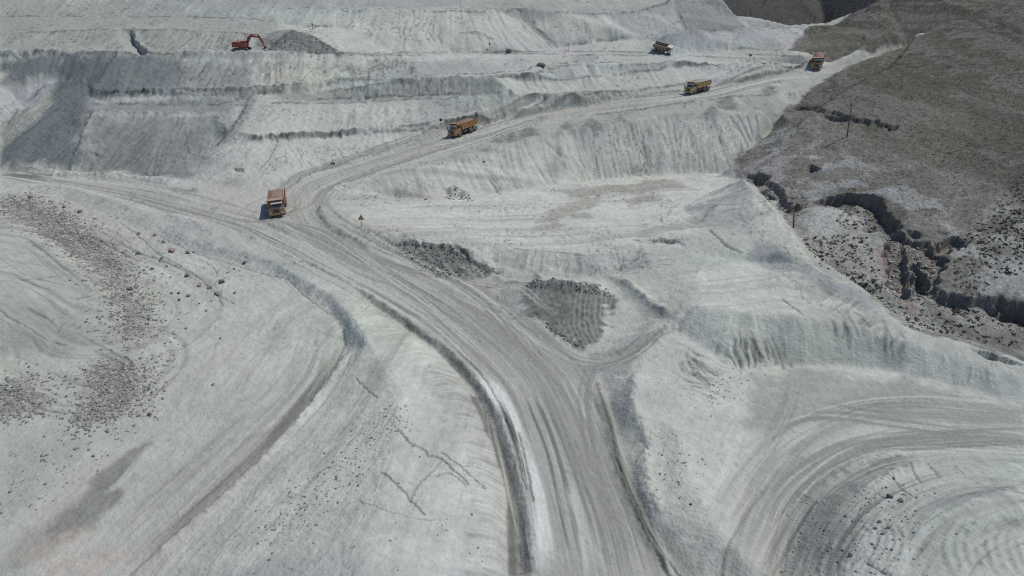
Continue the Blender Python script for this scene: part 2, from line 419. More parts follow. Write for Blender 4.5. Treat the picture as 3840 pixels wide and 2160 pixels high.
def jagged(P, amp, seed):
    P = smooth(P, 14); T = np.gradient(P, axis=0); N = np.stack([-T[:, 1], T[:, 0]], 1); N /= np.linalg.norm(N, axis=1)[:, None] + 1e-9
    r = np.random.default_rng(seed); return P + N * (r.random(len(P))[:, None] - .5) * 2 * amp

crack_list = []
def crack(uv, w=0.22, depth=0.35, amp=0.35, seed=1):
    P = jagged(world(uv), amp, seed)
    ids, d, s, q = near(P, 1.2)
    ww = np.maximum(w * .6, 0.42 * px_m[ids])
    k = np.exp(-(d / ww) ** 2)
    Z[ids] -= depth * k
    crack_list.append((ids, k))

# cliffs of the ravine and small slides
SC = [
 ([(2040,514),(2050,506),(2080,496),(2111,489),(2177,484),(2205,493),(2217,502),(2227,522),(2245,545),(2257,559),(2275,578)], 3.1, 13),
 ([(2268,575),(2317,583),(2345,588)], 2.8, 7),
 ([(2350,580),(2380,583),(2408,590)], 2.6, 5),
 ([(2275,676),(2310,664),(2338,676),(2350,700),(2342,728)], 3.2, 6),
 ([(2338,726),(2370,733),(2405,745),(2445,752)], 1.7, 5),
 ([(2466,744),(2500,748),(2640,772)], 2.9, 6),
 ([(1988,272),(2035,268),(2079,262)], 1.9, 5),
 ([(2064,280),(2100,285),(2150,296),(2158,302)], 2.0, 6),
 ([(2155,305),(2190,313),(2218,309)], 1.1, 4),
 ([(2024,414),(2050,418),(2074,431)], 2.4, 5),
 ([(2210,345),(2248,353)], 1.1, 4),
 ([(1876,430),(1905,440),(1935,438),(1958,450)], 1.3, 4),
 ([(1912,462),(1935,478),(1972,500)], 1.5, 5),
 ([(1985,512),(2012,516),(2030,524)], 1.5, 5),
 ([(566,434),(590,424),(612,424),(622,436)], 1.1, 4),
 ([(338,430),(375,428),(430,434)], .6, 4),
 ([(215,390),(240,386),(268,392)], 1.0, 5),
 ([(313,78),(333,80),(345,104),(384,135)], 3.0, 5),
 ([(1600,606),(1640,602),(1690,604),(1715,616)], .9, 5),
 ([(985,606),(1049,618),(1159,630),(1189,654),(1225,670)], .8, 3),
 ([(2420,868),(2500,890),(2600,925)], 1.4, 4),
]
for uv, dep, fall in SC: scarp(uv, dep, fall)
# channels cut down through the scrub
for uv, dep, wd in (([(2228,560),(2250,600),(2250,650),(2256,690),(2266,728),(2300,760)], 1.9, 1.2), ([(2262,600),(2300,612),(2345,636),(2338,676),(2318,712),(2345,740),(2390,752),(2440,766),(2500,772),(2640,795)], 1.7, 1.4),
                    ([(1885,448),(1915,462),(1950,486),(1985,520),(2030,524)], 1.4, 1.0), ([(2345,636),(2400,610),(2420,600)], 1.6, 1.1), ([(1990,274),(2070,282),(2110,290),(2160,303),(2215,311),(2260,330)], .9, .9)):
    P = jagged(world(uv), .9, len(uv) + 500); ids, d, s, q = near(P, 5.5)
    d = np.abs(d + 1.7 * (fbm(X[ids] * .9, Y[ids] * .9, 4, 8, .6) - .5)); L = np.hypot(*np.diff(P, axis=0).T).sum()
    Z[ids] -= dep * (1 - sstep(wd * .7, wd * 1.15, d)) * (.5 + fbm(X[ids] * .2, Y[ids] * .2, 2, 10)) * sstep(0, 5, s) * sstep(0, 6, L - s)

# windrows, piles, safety berms
windrow([(430,139),(520,139),(600,139),(680,139),(780,139)], 1.1, 1.0, lump=.4)
windrow([(1505,975),(1535,1095),(1570,1225),(1620,1335),(1690,1440)], .4, .6)
windrow([(1262,1030),(1300,1160),(1330,1300),(1348,1449)], .35, .8)
windrow([(1110,870),(1205,965),(1258,1050)], .4, .7)
windrow([(895,718),(1005,796),(1110,870)], .4, .6)
windrow([(600,580),(700,630),(800,672),(895,718)], .35, .6)
windrow([(812,520),(808,540),(826,562),(870,594),(940,628)], .7, .9)
windrow([(830,482),(890,449),(1000,407),(1110,369),(1250,321),(1400,285)], .5, .9)
windrow([(745,461),(830,426),(920,400),(1000,376),(1130,334),(1250,297),(1400,271),(1560,250),(1720,226)], .6, .9)
windrow([(128,440),(250,442),(367,452),(440,462)], .9, 1.6)
windrow([(1600,936),(1594,985),(1592,1035),(1615,1072),(1630,1123),(1622,1190),(1632,1250),(1660,1305)], .5, 1.0)
windrow([(1648,868),(1690,815),(1720,785)], .5, .8)
windrow([(875,880),(842,940),(790,1012),(712,1106),(595,1222),(498,1308),(380,1410)], .45, .7)
windrow([(1560,700),(1610,740),(1660,778),(1690,800)], .6, .7)
windrow([(2017,1262),(2067,1218),(2145,1178),(2281,1140)], .5, .9)
windrow([(1000,612),(1080,622),(1159,636),(1185,655)], .8, 2.0)
windrow([(1150,690),(1200,680),(1250,684)], .6, 1.5)
windrow([(1090,668),(1130,650),(1160,645)], .5, 2.0)
windrow([(1325,718),(1400,716),(1470,722),(1525,735)], .8, 1.2)
windrow([(1125,490),(1160,484),(1180,500)], 1.3, 1.6)
windrow([(420,542),(480,560),(560,588)], .6, 1.6)
windrow([(530,524),(565,530)], .7, 1.2); windrow([(480,478),(500,482)], .8, 1.2)
windrow([(1345,700),(1370,690)], .9, 1.2); windrow([(1240,706),(1270,694)], .7, 1.2)
windrow([(1470,246),(1520,243),(1545,246)], .9, 1.3)
for k in range(5):
    windrow([(2130 + 22 * k, 1449), (2175 + 22 * k, 1400), (2195 + 20 * k, 1350), (2170 + 20 * k, 1310)], .16, .25, lump=.3)
for k in range(9):
    windrow([(2420 + 22 * k, 1290 + 6 * k), (2380 + 26 * k, 1370), (2400 + 28 * k, 1449)], .22, .35, lump=.4)
windrow([(2330,1320),(2400,1290),(2480,1250),(2576,1225)], .35, .6); windrow([(2420,1350),(2490,1310),(2576,1280)], .35, .6)
windrow([(2440,1380),(2510,1330),(2576,1310)], -.4, .5)
windrow([(2145,1240),(2240,1195),(2330,1165)], .6, .9)

# broken lumps along every bench edge, and a broken dark line painted there as toe shade
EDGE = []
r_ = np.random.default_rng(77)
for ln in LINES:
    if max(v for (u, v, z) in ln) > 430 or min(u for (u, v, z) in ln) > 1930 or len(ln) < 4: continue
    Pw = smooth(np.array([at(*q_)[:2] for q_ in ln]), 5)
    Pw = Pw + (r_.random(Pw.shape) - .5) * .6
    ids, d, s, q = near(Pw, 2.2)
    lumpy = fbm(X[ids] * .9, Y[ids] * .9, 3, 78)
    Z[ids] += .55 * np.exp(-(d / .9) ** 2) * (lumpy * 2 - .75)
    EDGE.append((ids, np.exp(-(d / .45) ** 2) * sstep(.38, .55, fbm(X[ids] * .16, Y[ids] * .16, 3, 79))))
# cracks
CR = [
 ([(1292,626),(1340,630),(1400,634),(1469,642)], .3), ([(1784,576),(1800,592),(1824,616),(1864,636)], .4), ([(1590,604),(1625,608),(1660,602),(1700,606),(1717,616)], .3),
 ([(999,1080),(1030,1111),(1069,1130),(1076,1142),(1111,1154),(1178,1216)], .2), ([(1108,1134),(1162,1177),(1220,1228)], .14), ([(956,1187),(1006,1228),(1069,1294)], .16),
 ([(1095,1196),(1132,1190),(1172,1218)], .13), ([(894,952),(948,1002)], .14), ([(859,1282),(894,1261),(956,1278),(1053,1305),(1108,1309)], .07), ([(1030,1260),(1060,1210),(1110,1160)], .12),
 ([(1967,750),(2000,775),(2020,790)], .25), ([(1960,615),(1985,640)], .2), ([(1837,294),(1860,330),(1880,372)], .45), ([(1857,294),(1872,325),(1887,358)], .45), ([(1880,295),(1893,348)], .4), ([(1899,293),(1908,330)], .4),
 ([(1797,306),(1815,360),(1833,418)], .2), ([(1695,310),(1700,355),(1706,395)], .2), ([(1232,452),(1246,470),(1260,490)], .3), ([(1370,350),(1400,380),(1440,410)], .2),
 ([(1040,29),(1042,66)], .3), ([(1004,29),(1002,62)], .25), ([(900,27),(901,58)], .2), ([(1012,76),(1019,97)], .35), ([(1002,73),(1008,95)], .25), ([(1079,80),(1092,104)], .45), ([(1100,87),(1112,107)], .4), ([(925,72),(935,86)], .3),
 ([(300,560),(345,592),(400,640),(450,668),(500,700),(540,735),(560,770)], .16), ([(520,730),(560,750),(590,765)], .14), ([(500,655),(530,668),(548,690)], .12),
 ([(0,782),(60,819),(167,869)], .2), ([(700,350),(680,390),(650,430)], .25), ([(2280,1170),(2300,1195),(2315,1212)], .12), ([(2240,1200),(2262,1225),(2290,1245)], .12), ([(2340,1175),(2362,1200)], .1),
 ([(2330,1165),(2350,1185)], .08), ([(2400,1170),(2425,1195)], .08), ([(2180,1420),(2215,1440),(2240,1449)], .15), ([(1500,965),(1530,1060),(1552,1160),(1580,1250),(1636,1368),(1683,1449)], .35), ([(1545,1140),(1590,1250),(1650,1370),(1710,1449)], .18),
 ([(862,830),(866,862),(852,900),(828,940),(778,1010),(700,1103),(583,1220),(486,1305),(369,1407),(327,1449)], .22),
 ([(400,596),(500,640),(633,680),(720,705),(767,745),(830,790)], .14), ([(1305,1090),(1325,1180),(1340,1260)], .25), ([(1150,885),(1200,930),(1248,1002),(1290,1107),(1321,1235)], .2),
]
for i, (uv, w) in enumerate(CR): crack(uv, w, .15 + w * .5, .13, 40 + i)

# short run-off scars down the faces
SCAR = [([(390,80),(650,85),(690,130),(390,135)], 34), ([(450,160),(860,150),(860,200),(470,225)], 24), ([(860,150),(1060,150),(1060,195),(860,200)], 26), ([(500,40),(700,55),(690,80),(450,72)], 14), ([(860,205),(1230,200),(1230,235),(860,250)], 26),
        ([(1840,850),(1990,845),(1990,905),(1860,905)], 20), ([(2100,760),(2300,840),(2240,880),(2050,830)], 16), ([(1530,640),(1700,630),(1690,680),(1560,690)], 18), ([(230,290),(540,290),(480,400),(260,420)], 26), ([(1250,200),(1700,185),(1700,212),(1300,232)], 16),
        ([(1330,60),(1510,45),(1520,95),(1420,108)], 12), ([(640,360),(1080,330),(900,395),(660,440)], 16), ([(1400,350),(1900,300),(1820,415),(1420,445)], 26), ([(0,60),(320,60),(370,130),(0,125)], 22), ([(860,35),(1280,38),(1200,80),(860,60)], 14), ([(1720,860),(1820,880),(1760,1000),(1690,960)], 20), ([(1160,300),(1300,255),(1320,280),(1200,300)], 8), ([(0,580),(200,690),(280,800),(120,860),(0,760)], 14)]
r_ = np.random.default_rng(123)
for pg, n in SCAR:
    pg = np.array(pg, float)
    for k in range(n):
        w_ = r_.dirichlet(np.ones(len(pg))); c0 = sight([w_ @ pg])[0][:2]
        g_ = np.array([float(sample(GXr, c0[0], c0[1])), float(sample(GYr, c0[0], c0[1]))]); g_ = g_ / (np.linalg.norm(g_) + 1e-6)
        g_ = g_ + r_.normal(size=2) * .18; Ls = (1.0 + 3.2 * r_.random()) * (.5 if c0[1] < 110 else 1.0)
        Ps = jagged(np.array([c0 - g_ * Ls, c0, c0 + g_ * Ls]), .14, int(r_.integers(9999)))
        ids, d, s, q = near(Ps, 1.0); ww = np.maximum(.10 + .12 * r_.random(), .40 * px_m[ids]); kk = np.exp(-(d / ww) ** 2) * (.35 + .65 * r_.random())
        Z[ids] -= .16 * kk; crack_list.append((ids, kk))

# ---- general roughness and streaks that run down the slopes
fn = fbm(X * .11, Y * .11, 4, 2)
Z += (fn - .5) * mix(.35, 1.6, sstep(.12, .5, gm)) * sstep(20, 120, Y)
DXr, DYr = GXr / (np.hypot(GXr, GYr) + 1e-4), GYr / (np.hypot(GXr, GYr) + 1e-4)
hstep = (0.25 + 0.004 * Y).astype(F32)
st = [np.zeros(len(X), F32) for _ in range(3)]; cnt = 0
act = np.where((np.abs(X) < half_width(Y) * 1.06) & (Y > 34) & (Y < 300))[0]
for sg in (1, -1):
    xx = X[act].copy(); yy = Y[act].copy()
    for k in range(7):
        if not (sg == -1 and k == 0):
            st[0][act] += vnoise(xx / .34, yy / .34, 21); st[1][act] += vnoise(xx / .75, yy / .75, 22); st[2][act] += vnoise(xx / 2.0, yy / 2.0, 23); cnt += 1
        dx = sample(DXr, xx, yy).astype(F32); dy = sample(DYr, xx, yy).astype(F32)
        xx = xx + sg * dx * hstep[act]; yy = yy + sg * dy * hstep[act]
st = [(a / cnt - .5) * 4.2 for a in st]                # about -1..1
for a in st: a[np.setdiff1d(np.arange(len(X)), act, assume_unique=True)] = 0
wn_ = 1 - sstep(90, 150, Y); wm_ = sstep(70, 130, Y)
rill = st[0] * .55 * wn_ + st[1] * mix(.5, .8, wm_) + st[2] * .55 * wm_
slope_w = sstep(.10, .38, gm)
HW_ = 0.42 * Y + 0.92 * Z                              # coordinate that runs up the slopes
hillish = sstep(2, 14, X - np.interp(Y, [60, 100, 130, 155, 200, 235, 260], [95, 62, 52, 55, 85, 112, 130]))
Z += rill * slope_w * (1 - hillish) * mix(.08, .34, wm_)
lump = fbm(X * 1.3, Y * 1.3, 3, 31) - .5
Z += lump * mix(.13, .34, wm_) + (vnoise(X * 3.1, Y * 3.1, 33) - .5) * .06 * wn_

# ------------------------------------------------------------------ ground colours
C = np.empty((len(X), 3), F32)
def col(*c): return np.array(c, F32)
WHITE = col(.412, .420, .402); PALE = col(.488, .496, .474); GREY = col(.30, .315, .312); ROADC = col(.345, .346, .332); WET = col(.20, .205, .195)
BLUE = col(.155, .174, .188); HEAP = col(.165, .17, .163); HILL = col(.122, .117, .102); LILAC = col(.42, .42, .455); RUB = col(.25, .24, .232)
PINK = col(.44, .345, .305); FAR = col(.098, .094, .086); TAN = col(.26, .235, .205)
n1 = fbm(X * .035, Y * .035, 3, 51); n2 = fbm(X * .22, Y * .22, 4, 52); n3 = fbm(X * 1.4, Y * 1.4, 3, 53)
C[:] = WHITE
C *= (1 + (n1 - .5) * .3 + (n2 - .5) * .26 + (n3 - .5) * .13)[:, None]
# weathered, greyer faces with pale and dark streaks
C *= (1 + slope_w * (rill * .26 - .02))[:, None]
fine = sstep(.35, 1.1, -mix(st[0], st[1], wm_)) * slope_w * sstep(.42, .62, fbm(X * .09, Y * .09, 3, 54))
C *= (1 - .34 * fine)[:, None]; Z -= fine * mix(.05, .16, wm_)
C *= 1 + .05 * np.stack([fbm(X * .05, Y * .05, 2, 56) - .5, fbm(X * .05, Y * .05, 2, 57) - .5, fbm(X * .05, Y * .05, 2, 58) - .5], 1) * 2
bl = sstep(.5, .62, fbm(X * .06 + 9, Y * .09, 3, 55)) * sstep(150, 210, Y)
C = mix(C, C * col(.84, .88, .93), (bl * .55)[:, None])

def paint(uv, c, amt=1.0, feather=1.5, wob=1.5, sd=61, nf=.5, tex=.0, uvw=True):
    P = world(uv) if uvw else np.asarray(uv, float)
    ids, s = inside(P, feather + wob)
    s = s + wob * 2 * (fbm(X[ids] * nf, Y[ids] * nf, 3, sd) - .5)
    w = sstep(-feather, feather, s) * amt
    tint = c[None, :] * (1 + (n3[ids] - .5)[:, None] * (.3 + tex) + (n2[ids] - .5)[:, None] * .3)
    C[ids] = mix(C[ids], tint, w[:, None]); return ids, w

def streaks(uv, half, c, amt, fq=1.2, fs=.03, seed=71, lo=.5, hi=.68, edge=.8, relief=0.0):
    """marks that run along a driven line"""
    P = smooth(world(uv), 6)
    ids, d, s, q = near(P, half)
    q = q + 1.3 * (fbm(s * .06, q * .15, 3, seed + 3) - .5)
    n = .6 * vnoise(q * fq + .8 * fbm(s * .03, q * .1, 2, seed), s * fs, seed) + .4 * vnoise(q * fq * 2.7, s * fs * 1.7, seed + 1)
    L_ = np.hypot(*np.diff(P, axis=0).T).sum(); ef = min(7.0, L_ * .3)
    w = sstep(lo, hi, n) * amt * (.45 + 1.0 * sstep(.35, .6, fbm(s * .06, q * .5, 3, seed + 9))).clip(0, 1) * (1 - sstep(half * edge, half, d)) * sstep(0, ef, s + ef * .4 * (n - .5)) * sstep(0, ef, L_ - s)
    C[ids] = mix(C[ids], c[None, :], w[:, None])
    if relief: Z[ids] += (n - .5) * relief * (1 - sstep(half * edge, half, d)) * (.3 + 1.2 * fbm(s * .08, q * .4, 2, seed + 4))
    return ids, s, q, d

# -- far right: hills and mountain
HILLP = world([(2300,96),(2286,109),(2200,142),(2095,186),(2045,218),(1990,272),(1945,314),(1895,364),(1845,413),(1835,425),(1850,436),(1885,452),(1912,470),(1945,512),(1985,565),(2030,622),(2060,664),(2140,705),(2245,795),(2300,832),(2420,862),(2520,895)])
HILLP = np.vstack([HILLP, [(130, 80), (420, 100), (420, 470), (215, 330), (190, 275)]])
hid, hs = inside(HILLP, 3.0)
hill_w = np.zeros(len(X), F32); hill_w[hid] = sstep(-1.2, 1.6, hs + 5.0 * (fbm(X[hid] * .3, Y[hid] * .3, 4, 62) - .5))
H2P = np.vstack([world([(1980,127),(2030,131),(2050,143),(2085,159),(2200,133),(2284,102)]), [(150, 262), (215, 330), (420, 470), (330, 470), (150, 300), (118, 278)]])
i2, s2 = inside(H2P, 3.0)
hill_w[i2] = np.maximum(hill_w[i2], sstep(-.5, .9, s2 + 1.4 * (fbm(X[i2] * .35, Y[i2] * .35, 3, 63) - .5)))
far_w = sstep(322, 330, Y + .0 * X) * sstep(70, 95, X) + sstep(300, 315, Y) * sstep(135, 150, X)
far_w = np.clip(far_w, 0, 1)
hill_w = np.maximum(hill_w, sstep(0, 3, X - 139 + 4 * (n2 - .5)) * sstep(0, 3, Y - 247 + .25 * (X - 139)))
def grain(uv, half, amp, fq=.8, fs=.04, seed=301, relief=0.0, dark=0.0):
    """fine combed texture left by blades, wheels and run-off along a direction"""
    P = smooth(world(uv), 6); ids, d, s, q = near(P, half)
    wob = 1.5 * (fbm(s * .05, q * .08, 3, seed + 5) - .5)
    a = vnoise((q + wob) * fq, s * fs, seed); b = vnoise((q + wob) * fq * 2.6, s * fs * 2.0, seed + 1); c_ = vnoise((q + wob) * fq * 6.1, s * fs * 3.5, seed + 2)
    n = (.45 * a + .35 * b + .2 * c_ - .5) * 2.6; w = 1 - sstep(half * .6, half, d)
    w = w * (.35 + 1.1 * fbm(X[ids] * .06, Y[ids] * .06, 2, seed + 7))
    C[ids] *= (1 + amp * n * w - dark * sstep(.3, .75, -n) * w)[:, None]
    if relief: Z[ids] += relief * n * w

def ribs(uv, half, gap, amp, seed, relief=.04, dark=0.0, thr=.45):
    """cleat marks: ridges square to the line"""
    P = smooth(world(uv), 6); ids, d, s, q = near(P, half)
    s2 = s + .5 * gap * (fbm(q * .5, s * .3, 2, seed) - .5) * 3
    w = (1 - sstep(half * .5, half, np.abs(d) + 1.5 * half * (fbm(s * .4, q * .4, 3, seed + 1) - .5))) * sstep(thr, thr + .2, fbm(s * .15, q * .25, 3, seed + 2) + .12)
    k = (vnoise(s2 * 2 / gap, q * .35 + 4 * fbm(s * .05, q * .05, 2, seed + 6), seed + 3) - .5) * 2.4; C[ids] *= (1 + amp * k * w - dark * sstep(.2, .9, -k) * w)[:, None]; Z[ids] += relief * k * w

# -- pit walls and tips
paint([(165,140),(640,150),(640,235),(600,250),(560,350),(480,440),(170,432)], col(.235,.25,.258), .6, 4, 5, 237)
paint([(0,165),(60,140),(130,128),(250,135),(420,140),(450,146),(455,200),(440,228),(230,250),(215,300),(190,350),(165,432),(0,420),(0,370),(80,310),(120,262),(142,206),(0,216)], BLUE, .97, 2.5, 3.5, 64, .25)
paint([(310,150),(455,146),(470,200),(445,228),(300,230)], col(.20,.214,.222), .9, 3, 3, 65)
paint([(460,160),(560,165),(620,175),(630,225),(460,230)], col(.26,.272,.285), .75, 3, 3, 66)
paint([(540,250),(600,250),(570,330),(500,390),(480,330)], col(.27,.283,.285), .6, 2, 3, 66)
paint([(0,216),(140,207),(120,235),(60,275),(0,318)], LILAC * .95, .8, 1.5, 1.5, 67)
paint([(0,318),(60,278),(100,262),(70,320),(0,370)], col(.30,.31,.305), .7, 1.5, 1.5, 68)
paint([(230,250),(440,244),(590,250),(575,284),(440,283),(240,283)], col(.225,.24,.255), .8, 2, 2, 69)
paint([(240,405),(330,385),(460,395),(490,440),(468,447),(240,437)], col(.215,.226,.23), .9, 2, 2.5, 70)
paint([(205,380),(270,378),(268,400),(230,415),(195,400)], col(.24,.25,.25), .7, 1, 2, 71)
paint([(300,300),(420,300),(520,320),(520,400),(330,420),(215,370),(230,310)], col(.215,.228,.233), .85, 3, 4, 72)
paint([(634,238),(600,290),(556,345),(545,364),(585,350),(622,300),(650,250)], col(.265,.275,.28), .85, 1, 1, 73)  # shaded left side of the cone spur, put into the colour
paint([(700,236),(859,234),(1000,211),(1159,199),(1237,199),(1282,234),(1225,241),(1059,247),(859,259),(700,262)], col(.25,.262,.262), .85, 1.2, 1.5, 74)
paint([(1040,250),(1200,246),(1300,244),(1320,280),(1240,295),(1160,312),(1060,305)], col(.30,.315,.31), .6, 2, 3, 75)
paint([(664,137),(690,100),(720,79),(770,80),(815,108),(868,138)], col(.175,.184,.184), .9, .8, 1.6, 76, .6, .7)
paint([(640,125),(650,100),(690,78),(760,72),(790,82),(740,96),(690,112),(670,135)], col(.15,.158,.158), .7, .8, 2.0, 76, .7, .8)
paint([(470,118),(650,112),(690,135),(390,137),(350,90),(500,84)], col(.30,.315,.31), .55, 2, 3, 77)
paint([(150,20),(330,35),(330,75),(380,135),(200,128),(0,125),(0,30)], col(.32,.33,.325), .6, 4, 5, 78)
paint([(500,40),(700,55),(690,80),(640,90),(440,70)], col(.29,.305,.30), .5, 2, 3, 79)
paint([(1302,34),(1345,55),(1402,113),(1383,113),(1325,64)], col(.20,.205,.205), .9, .5, .4, 80)
paint([(1280,0),(1690,0),(1600,32),(1512,36),(1302,30)], col(.31,.32,.33), .6, 2, 3, 81)
paint([(860,0),(1260,0),(1290,27),(859,23)], col(.33,.345,.345), .6, 2, 2, 81)
paint([(1530,40),(1690,10),(1735,80),(1540,95)], col(.36,.365,.385), .6, 2, 3, 82)
paint([(1688,-6),(1737,84),(1896,78),(1850,40),(1796,-6)], col(.255,.258,.265), .92, .8, .8, 83)
paint([(1740,84),(2077,70),(2010,120),(1640,120)], LILAC * .93, .6, 2, 3, 84)
paint([(1225,128),(1330,126),(1360,134),(1240,136)], col(.22,.23,.22), .7, .8, .6, 85)
paint([(860,155),(1060,150),(1200,175),(1060,196),(859,203)], col(.32,.335,.345), .55, 2, 4, 86)
paint([(1060,140),(1300,140),(1330,160),(1250,185),(1060,195)], col(.34,.35,.365), .5, 2, 3, 87)
paint([(1440,140),(1500,140),(1500,160),(1440,160)], col(.26,.275,.30), .6, 1, 2, 88)
paint([(859,30),(1290,33),(1385,112),(1240,122),(1000,128),(859,130),(780,90),(700,72),(750,60)], PALE * .95, .6, 2, 3, 226)
paint([(450,140),(860,141),(1300,137),(1300,148),(1060,152),(860,156),(460,152)], PALE * .97, .75, 1.2, 2, 227)
paint([(640,358),(860,340),(1090,325),(1120,338),(900,402),(740,457),(640,468),(560,440),(600,390)], PALE * .95, .6, 2, 3, 228)
paint([(645,245),(860,262),(1040,262),(1040,300),(860,326),(660,346),(610,335),(625,290)], PALE * .92, .55, 2, 3, 229)  # sunlit right side of the cone painted paler, with the bench beside it
paint([(1300,245),(1560,225),(1717,214),(1980,185),(2010,168),(1717,172),(1560,190),(1300,202),(1250,215)], PALE * .93, .5, 2, 3, 230)
paint([(1310,40),(1500,42),(1530,95),(1420,112)], PALE * .93, .5, 1.5, 2, 231)
paint([(230,250),(420,238),(600,240),(590,252),(420,252),(240,262)], PALE * .92, .7, 1.0, 1.5, 232)
paint([(233,282),(400,284),(533,286),(530,292),(400,291),(235,292)], PALE * .92, .7, .8, 1.2, 233)
paint([(0,0),(420,0),(480,30),(700,56),(680,84),(640,132),(390,134),(340,90),(200,128),(0,128)], col(.30,.308,.298), .6, 3, 5, 235)
paint([(400,-5),(1700,-5),(1600,26),(1290,24),(859,20),(520,22)], col(.315,.323,.318), .6, 2, 3, 236)
# road embankment
paint([(1000,440),(1250,335),(1500,292),(1750,246),(1960,220),(1980,290),(1820,292),(1620,305),(1420,338),(1230,384),(1010,450)], col(.325,.335,.32), .75, 1.5, 1.5, 89)
for (u, v, w, h) in [(1252,348,20,13),(1285,345,22,16),(1330,334,28,18),(1425,322,20,14),(1487,313,24,14),(1222,377,18,8),(1592,416,24,16),(1830,258,30,22),(1790,285,26,18),(1935,225,20,14),(1560,300,14,9)]:
    paint([(u-w,v+h*.6),(u-w*.5,v-h*.5),(u+w*.1,v-h),(u+w*.6,v-h*.4),(u+w,v+h*.7),(u,v+h*.9)], col(.185,.192,.188), .8, .9, 1.3, 90 + int(u) % 7, .7, .5)
paint([(900,470),(1110,405),(1330,350),(1500,322),(1700,290),(1920,290),(1840,424),(1600,434),(1400,456),(1200,486),(1000,480)], PALE * .97, .8, 1.5, 1.5, 91)
# basin floor: pale with tan damp smears
paint([(880,560),(900,510),(1110,505),(1400,460),(1600,437),(1835,428),(1860,460),(1800,530),(1720,600),(1610,606),(1469,638),(1290,618),(1159,588)], PALE, .85, 1.5, 1, 92)
streaks([(850,545),(1100,535),(1400,530),(1650,510),(1830,470)], 26, col(.335,.33,.312), .6, .45, .03, 93, .48, .66, .9)
streaks([(880,560),(1200,575),(1500,590),(1700,560)], 14, col(.48,.485,.47), .6, .8, .03, 94, .5, .7, .9)
for P_ in ([(1340,560),(1420,510),(1520,490),(1500,520),(1400,560)],[(1400,480),(1560,465),(1600,480),(1450,500)],[(1560,500),(1640,488),(1650,505),(1580,520)],[(1330,572),(1400,562),(1420,570),(1350,580)],[(1500,470),(1700,450),(1720,470),(1560,490)],[(1430,540),(1480,530),(1490,545),(1440,552)]):
    paint(P_, col(.295,.29,.272), .75, 1.0, 1.6, 95, .3)
# slope in front of the basin
paint([(1000,600),(1159,600),(1300,632),(1469,648),(1600,618),(1717,625),(1700,680),(1520,688),(1330,702),(1240,690),(1190,650)], WHITE * .98, .6, 1.2, 1.2, 96)
paint([(1400,650),(1600,625),(1700,640),(1640,690),(1520,690),(1430,690)], col(.33,.345,.35), .5, 1.5, 2, 97)
paint([(1150,700),(1260,692),(1340,700),(1330,760),(1260,770)], col(.325,.33,.318), .75, 1, 1.5, 98)
# spoil ridge, upper pad
paint([(1740,560),(1810,500),(1855,465),(1890,500),(1900,560),(1860,610),(1780,580)], col(.335,.35,.35), .55, 1.5, 2, 99)  # ridge's left face painted greyer for the shade on it
paint([(1870,462),(1917,504),(1980,580),(2044,666),(2000,650),(1930,600),(1890,530)], PALE * .97, .8, .6, .5, 100)  # sun on the ridge's right face, painted as a paler tone
paint([(1640,740),(1880,660),(2050,690),(2100,760),(1990,795),(1720,776)], PALE, .85, 1.2, 1, 101)
streaks([(1640,775),(1800,745),(1950,730),(2100,760)], 7, col(.34,.345,.335), .5, 1.6, .05, 102)
paint([(1880,650),(1900,610),(1997,652),(2060,680),(2167,735),(2230,790),(2170,780),(2040,700)], col(.30,.31,.33), .8, .6, .9, 103)
# gully, tracks between pads, dark spreads
paint([(1520,696),(1560,700),(1620,745),(1700,790),(1680,806),(1640,800),(1570,750)], col(.25,.26,.255), .7, .7, .8, 104)
streaks([(1705,792),(1640,830),(1575,890),(1500,925),(1430,915)], 2.2, col(.215,.22,.215), .85, 2.5, .1, 105, .3, .55)
paint([(1480,890),(1540,880),(1600,890),(1590,935),(1540,945),(1490,930)], col(.25,.255,.245), .7, .6, .8, 106)
ids, w = paint([(1325,714),(1335,712),(1380,718),(1440,716),(1522,732),(1541,758),(1527,822),(1507,882),(1469,882),(1425,855),(1365,811),(1310,781)], HEAP, .95, .6, 2.2, 107, .6, .8)
Z[ids] += w * (.25 * lump[ids] + .2 * (n2[ids] - .5))
q_ = X[ids] + 1.2 * np.sin(Y[ids] * .22) + .8 * (n2[ids] - .5)
tr = sstep(.55, .95, np.sin(q_ * 2 * math.pi / .85 + 2 * n2[ids])) * sstep(.42, .6, fbm(X[ids] * .25, Y[ids] * .12, 2, 108))
C[ids] = mix(C[ids], col(.36,.365,.35)[None], (tr * w * .62)[:, None]); Z[ids] -= (tr * w * .08)
ids, w = paint([(975,604),(1049,618),(1159,628),(1192,652),(1228,670),(1262,686),(1237,697),(1159,708),(1099,698),(1052,684),(1030,650),(995,630)], HEAP, .95, .5, .8, 109, .8, .8)
n_ = vnoise((X[ids] * .5 + Y[ids] * .9) * 1.3, (X[ids] - Y[ids]) * .12, 110)
C[ids] = mix(C[ids], col(.33,.33,.315)[None], (sstep(.62, .8, n_) * w * .6)[:, None]); Z[ids] += (lump[ids] * .5 * w)
paint([(1215,716),(1255,714),(1260,722),(1220,724)], HEAP, .8, .4, .5, 111)
paint([(940,600),(1000,598),(1040,640),(1060,690),(1000,650),(950,630)], col(.25,.255,.245), .55, 1, 1.2, 112)
paint([(1060,690),(1160,712),(1120,720),(1060,700)], PALE, .5, .8, .8, 113)
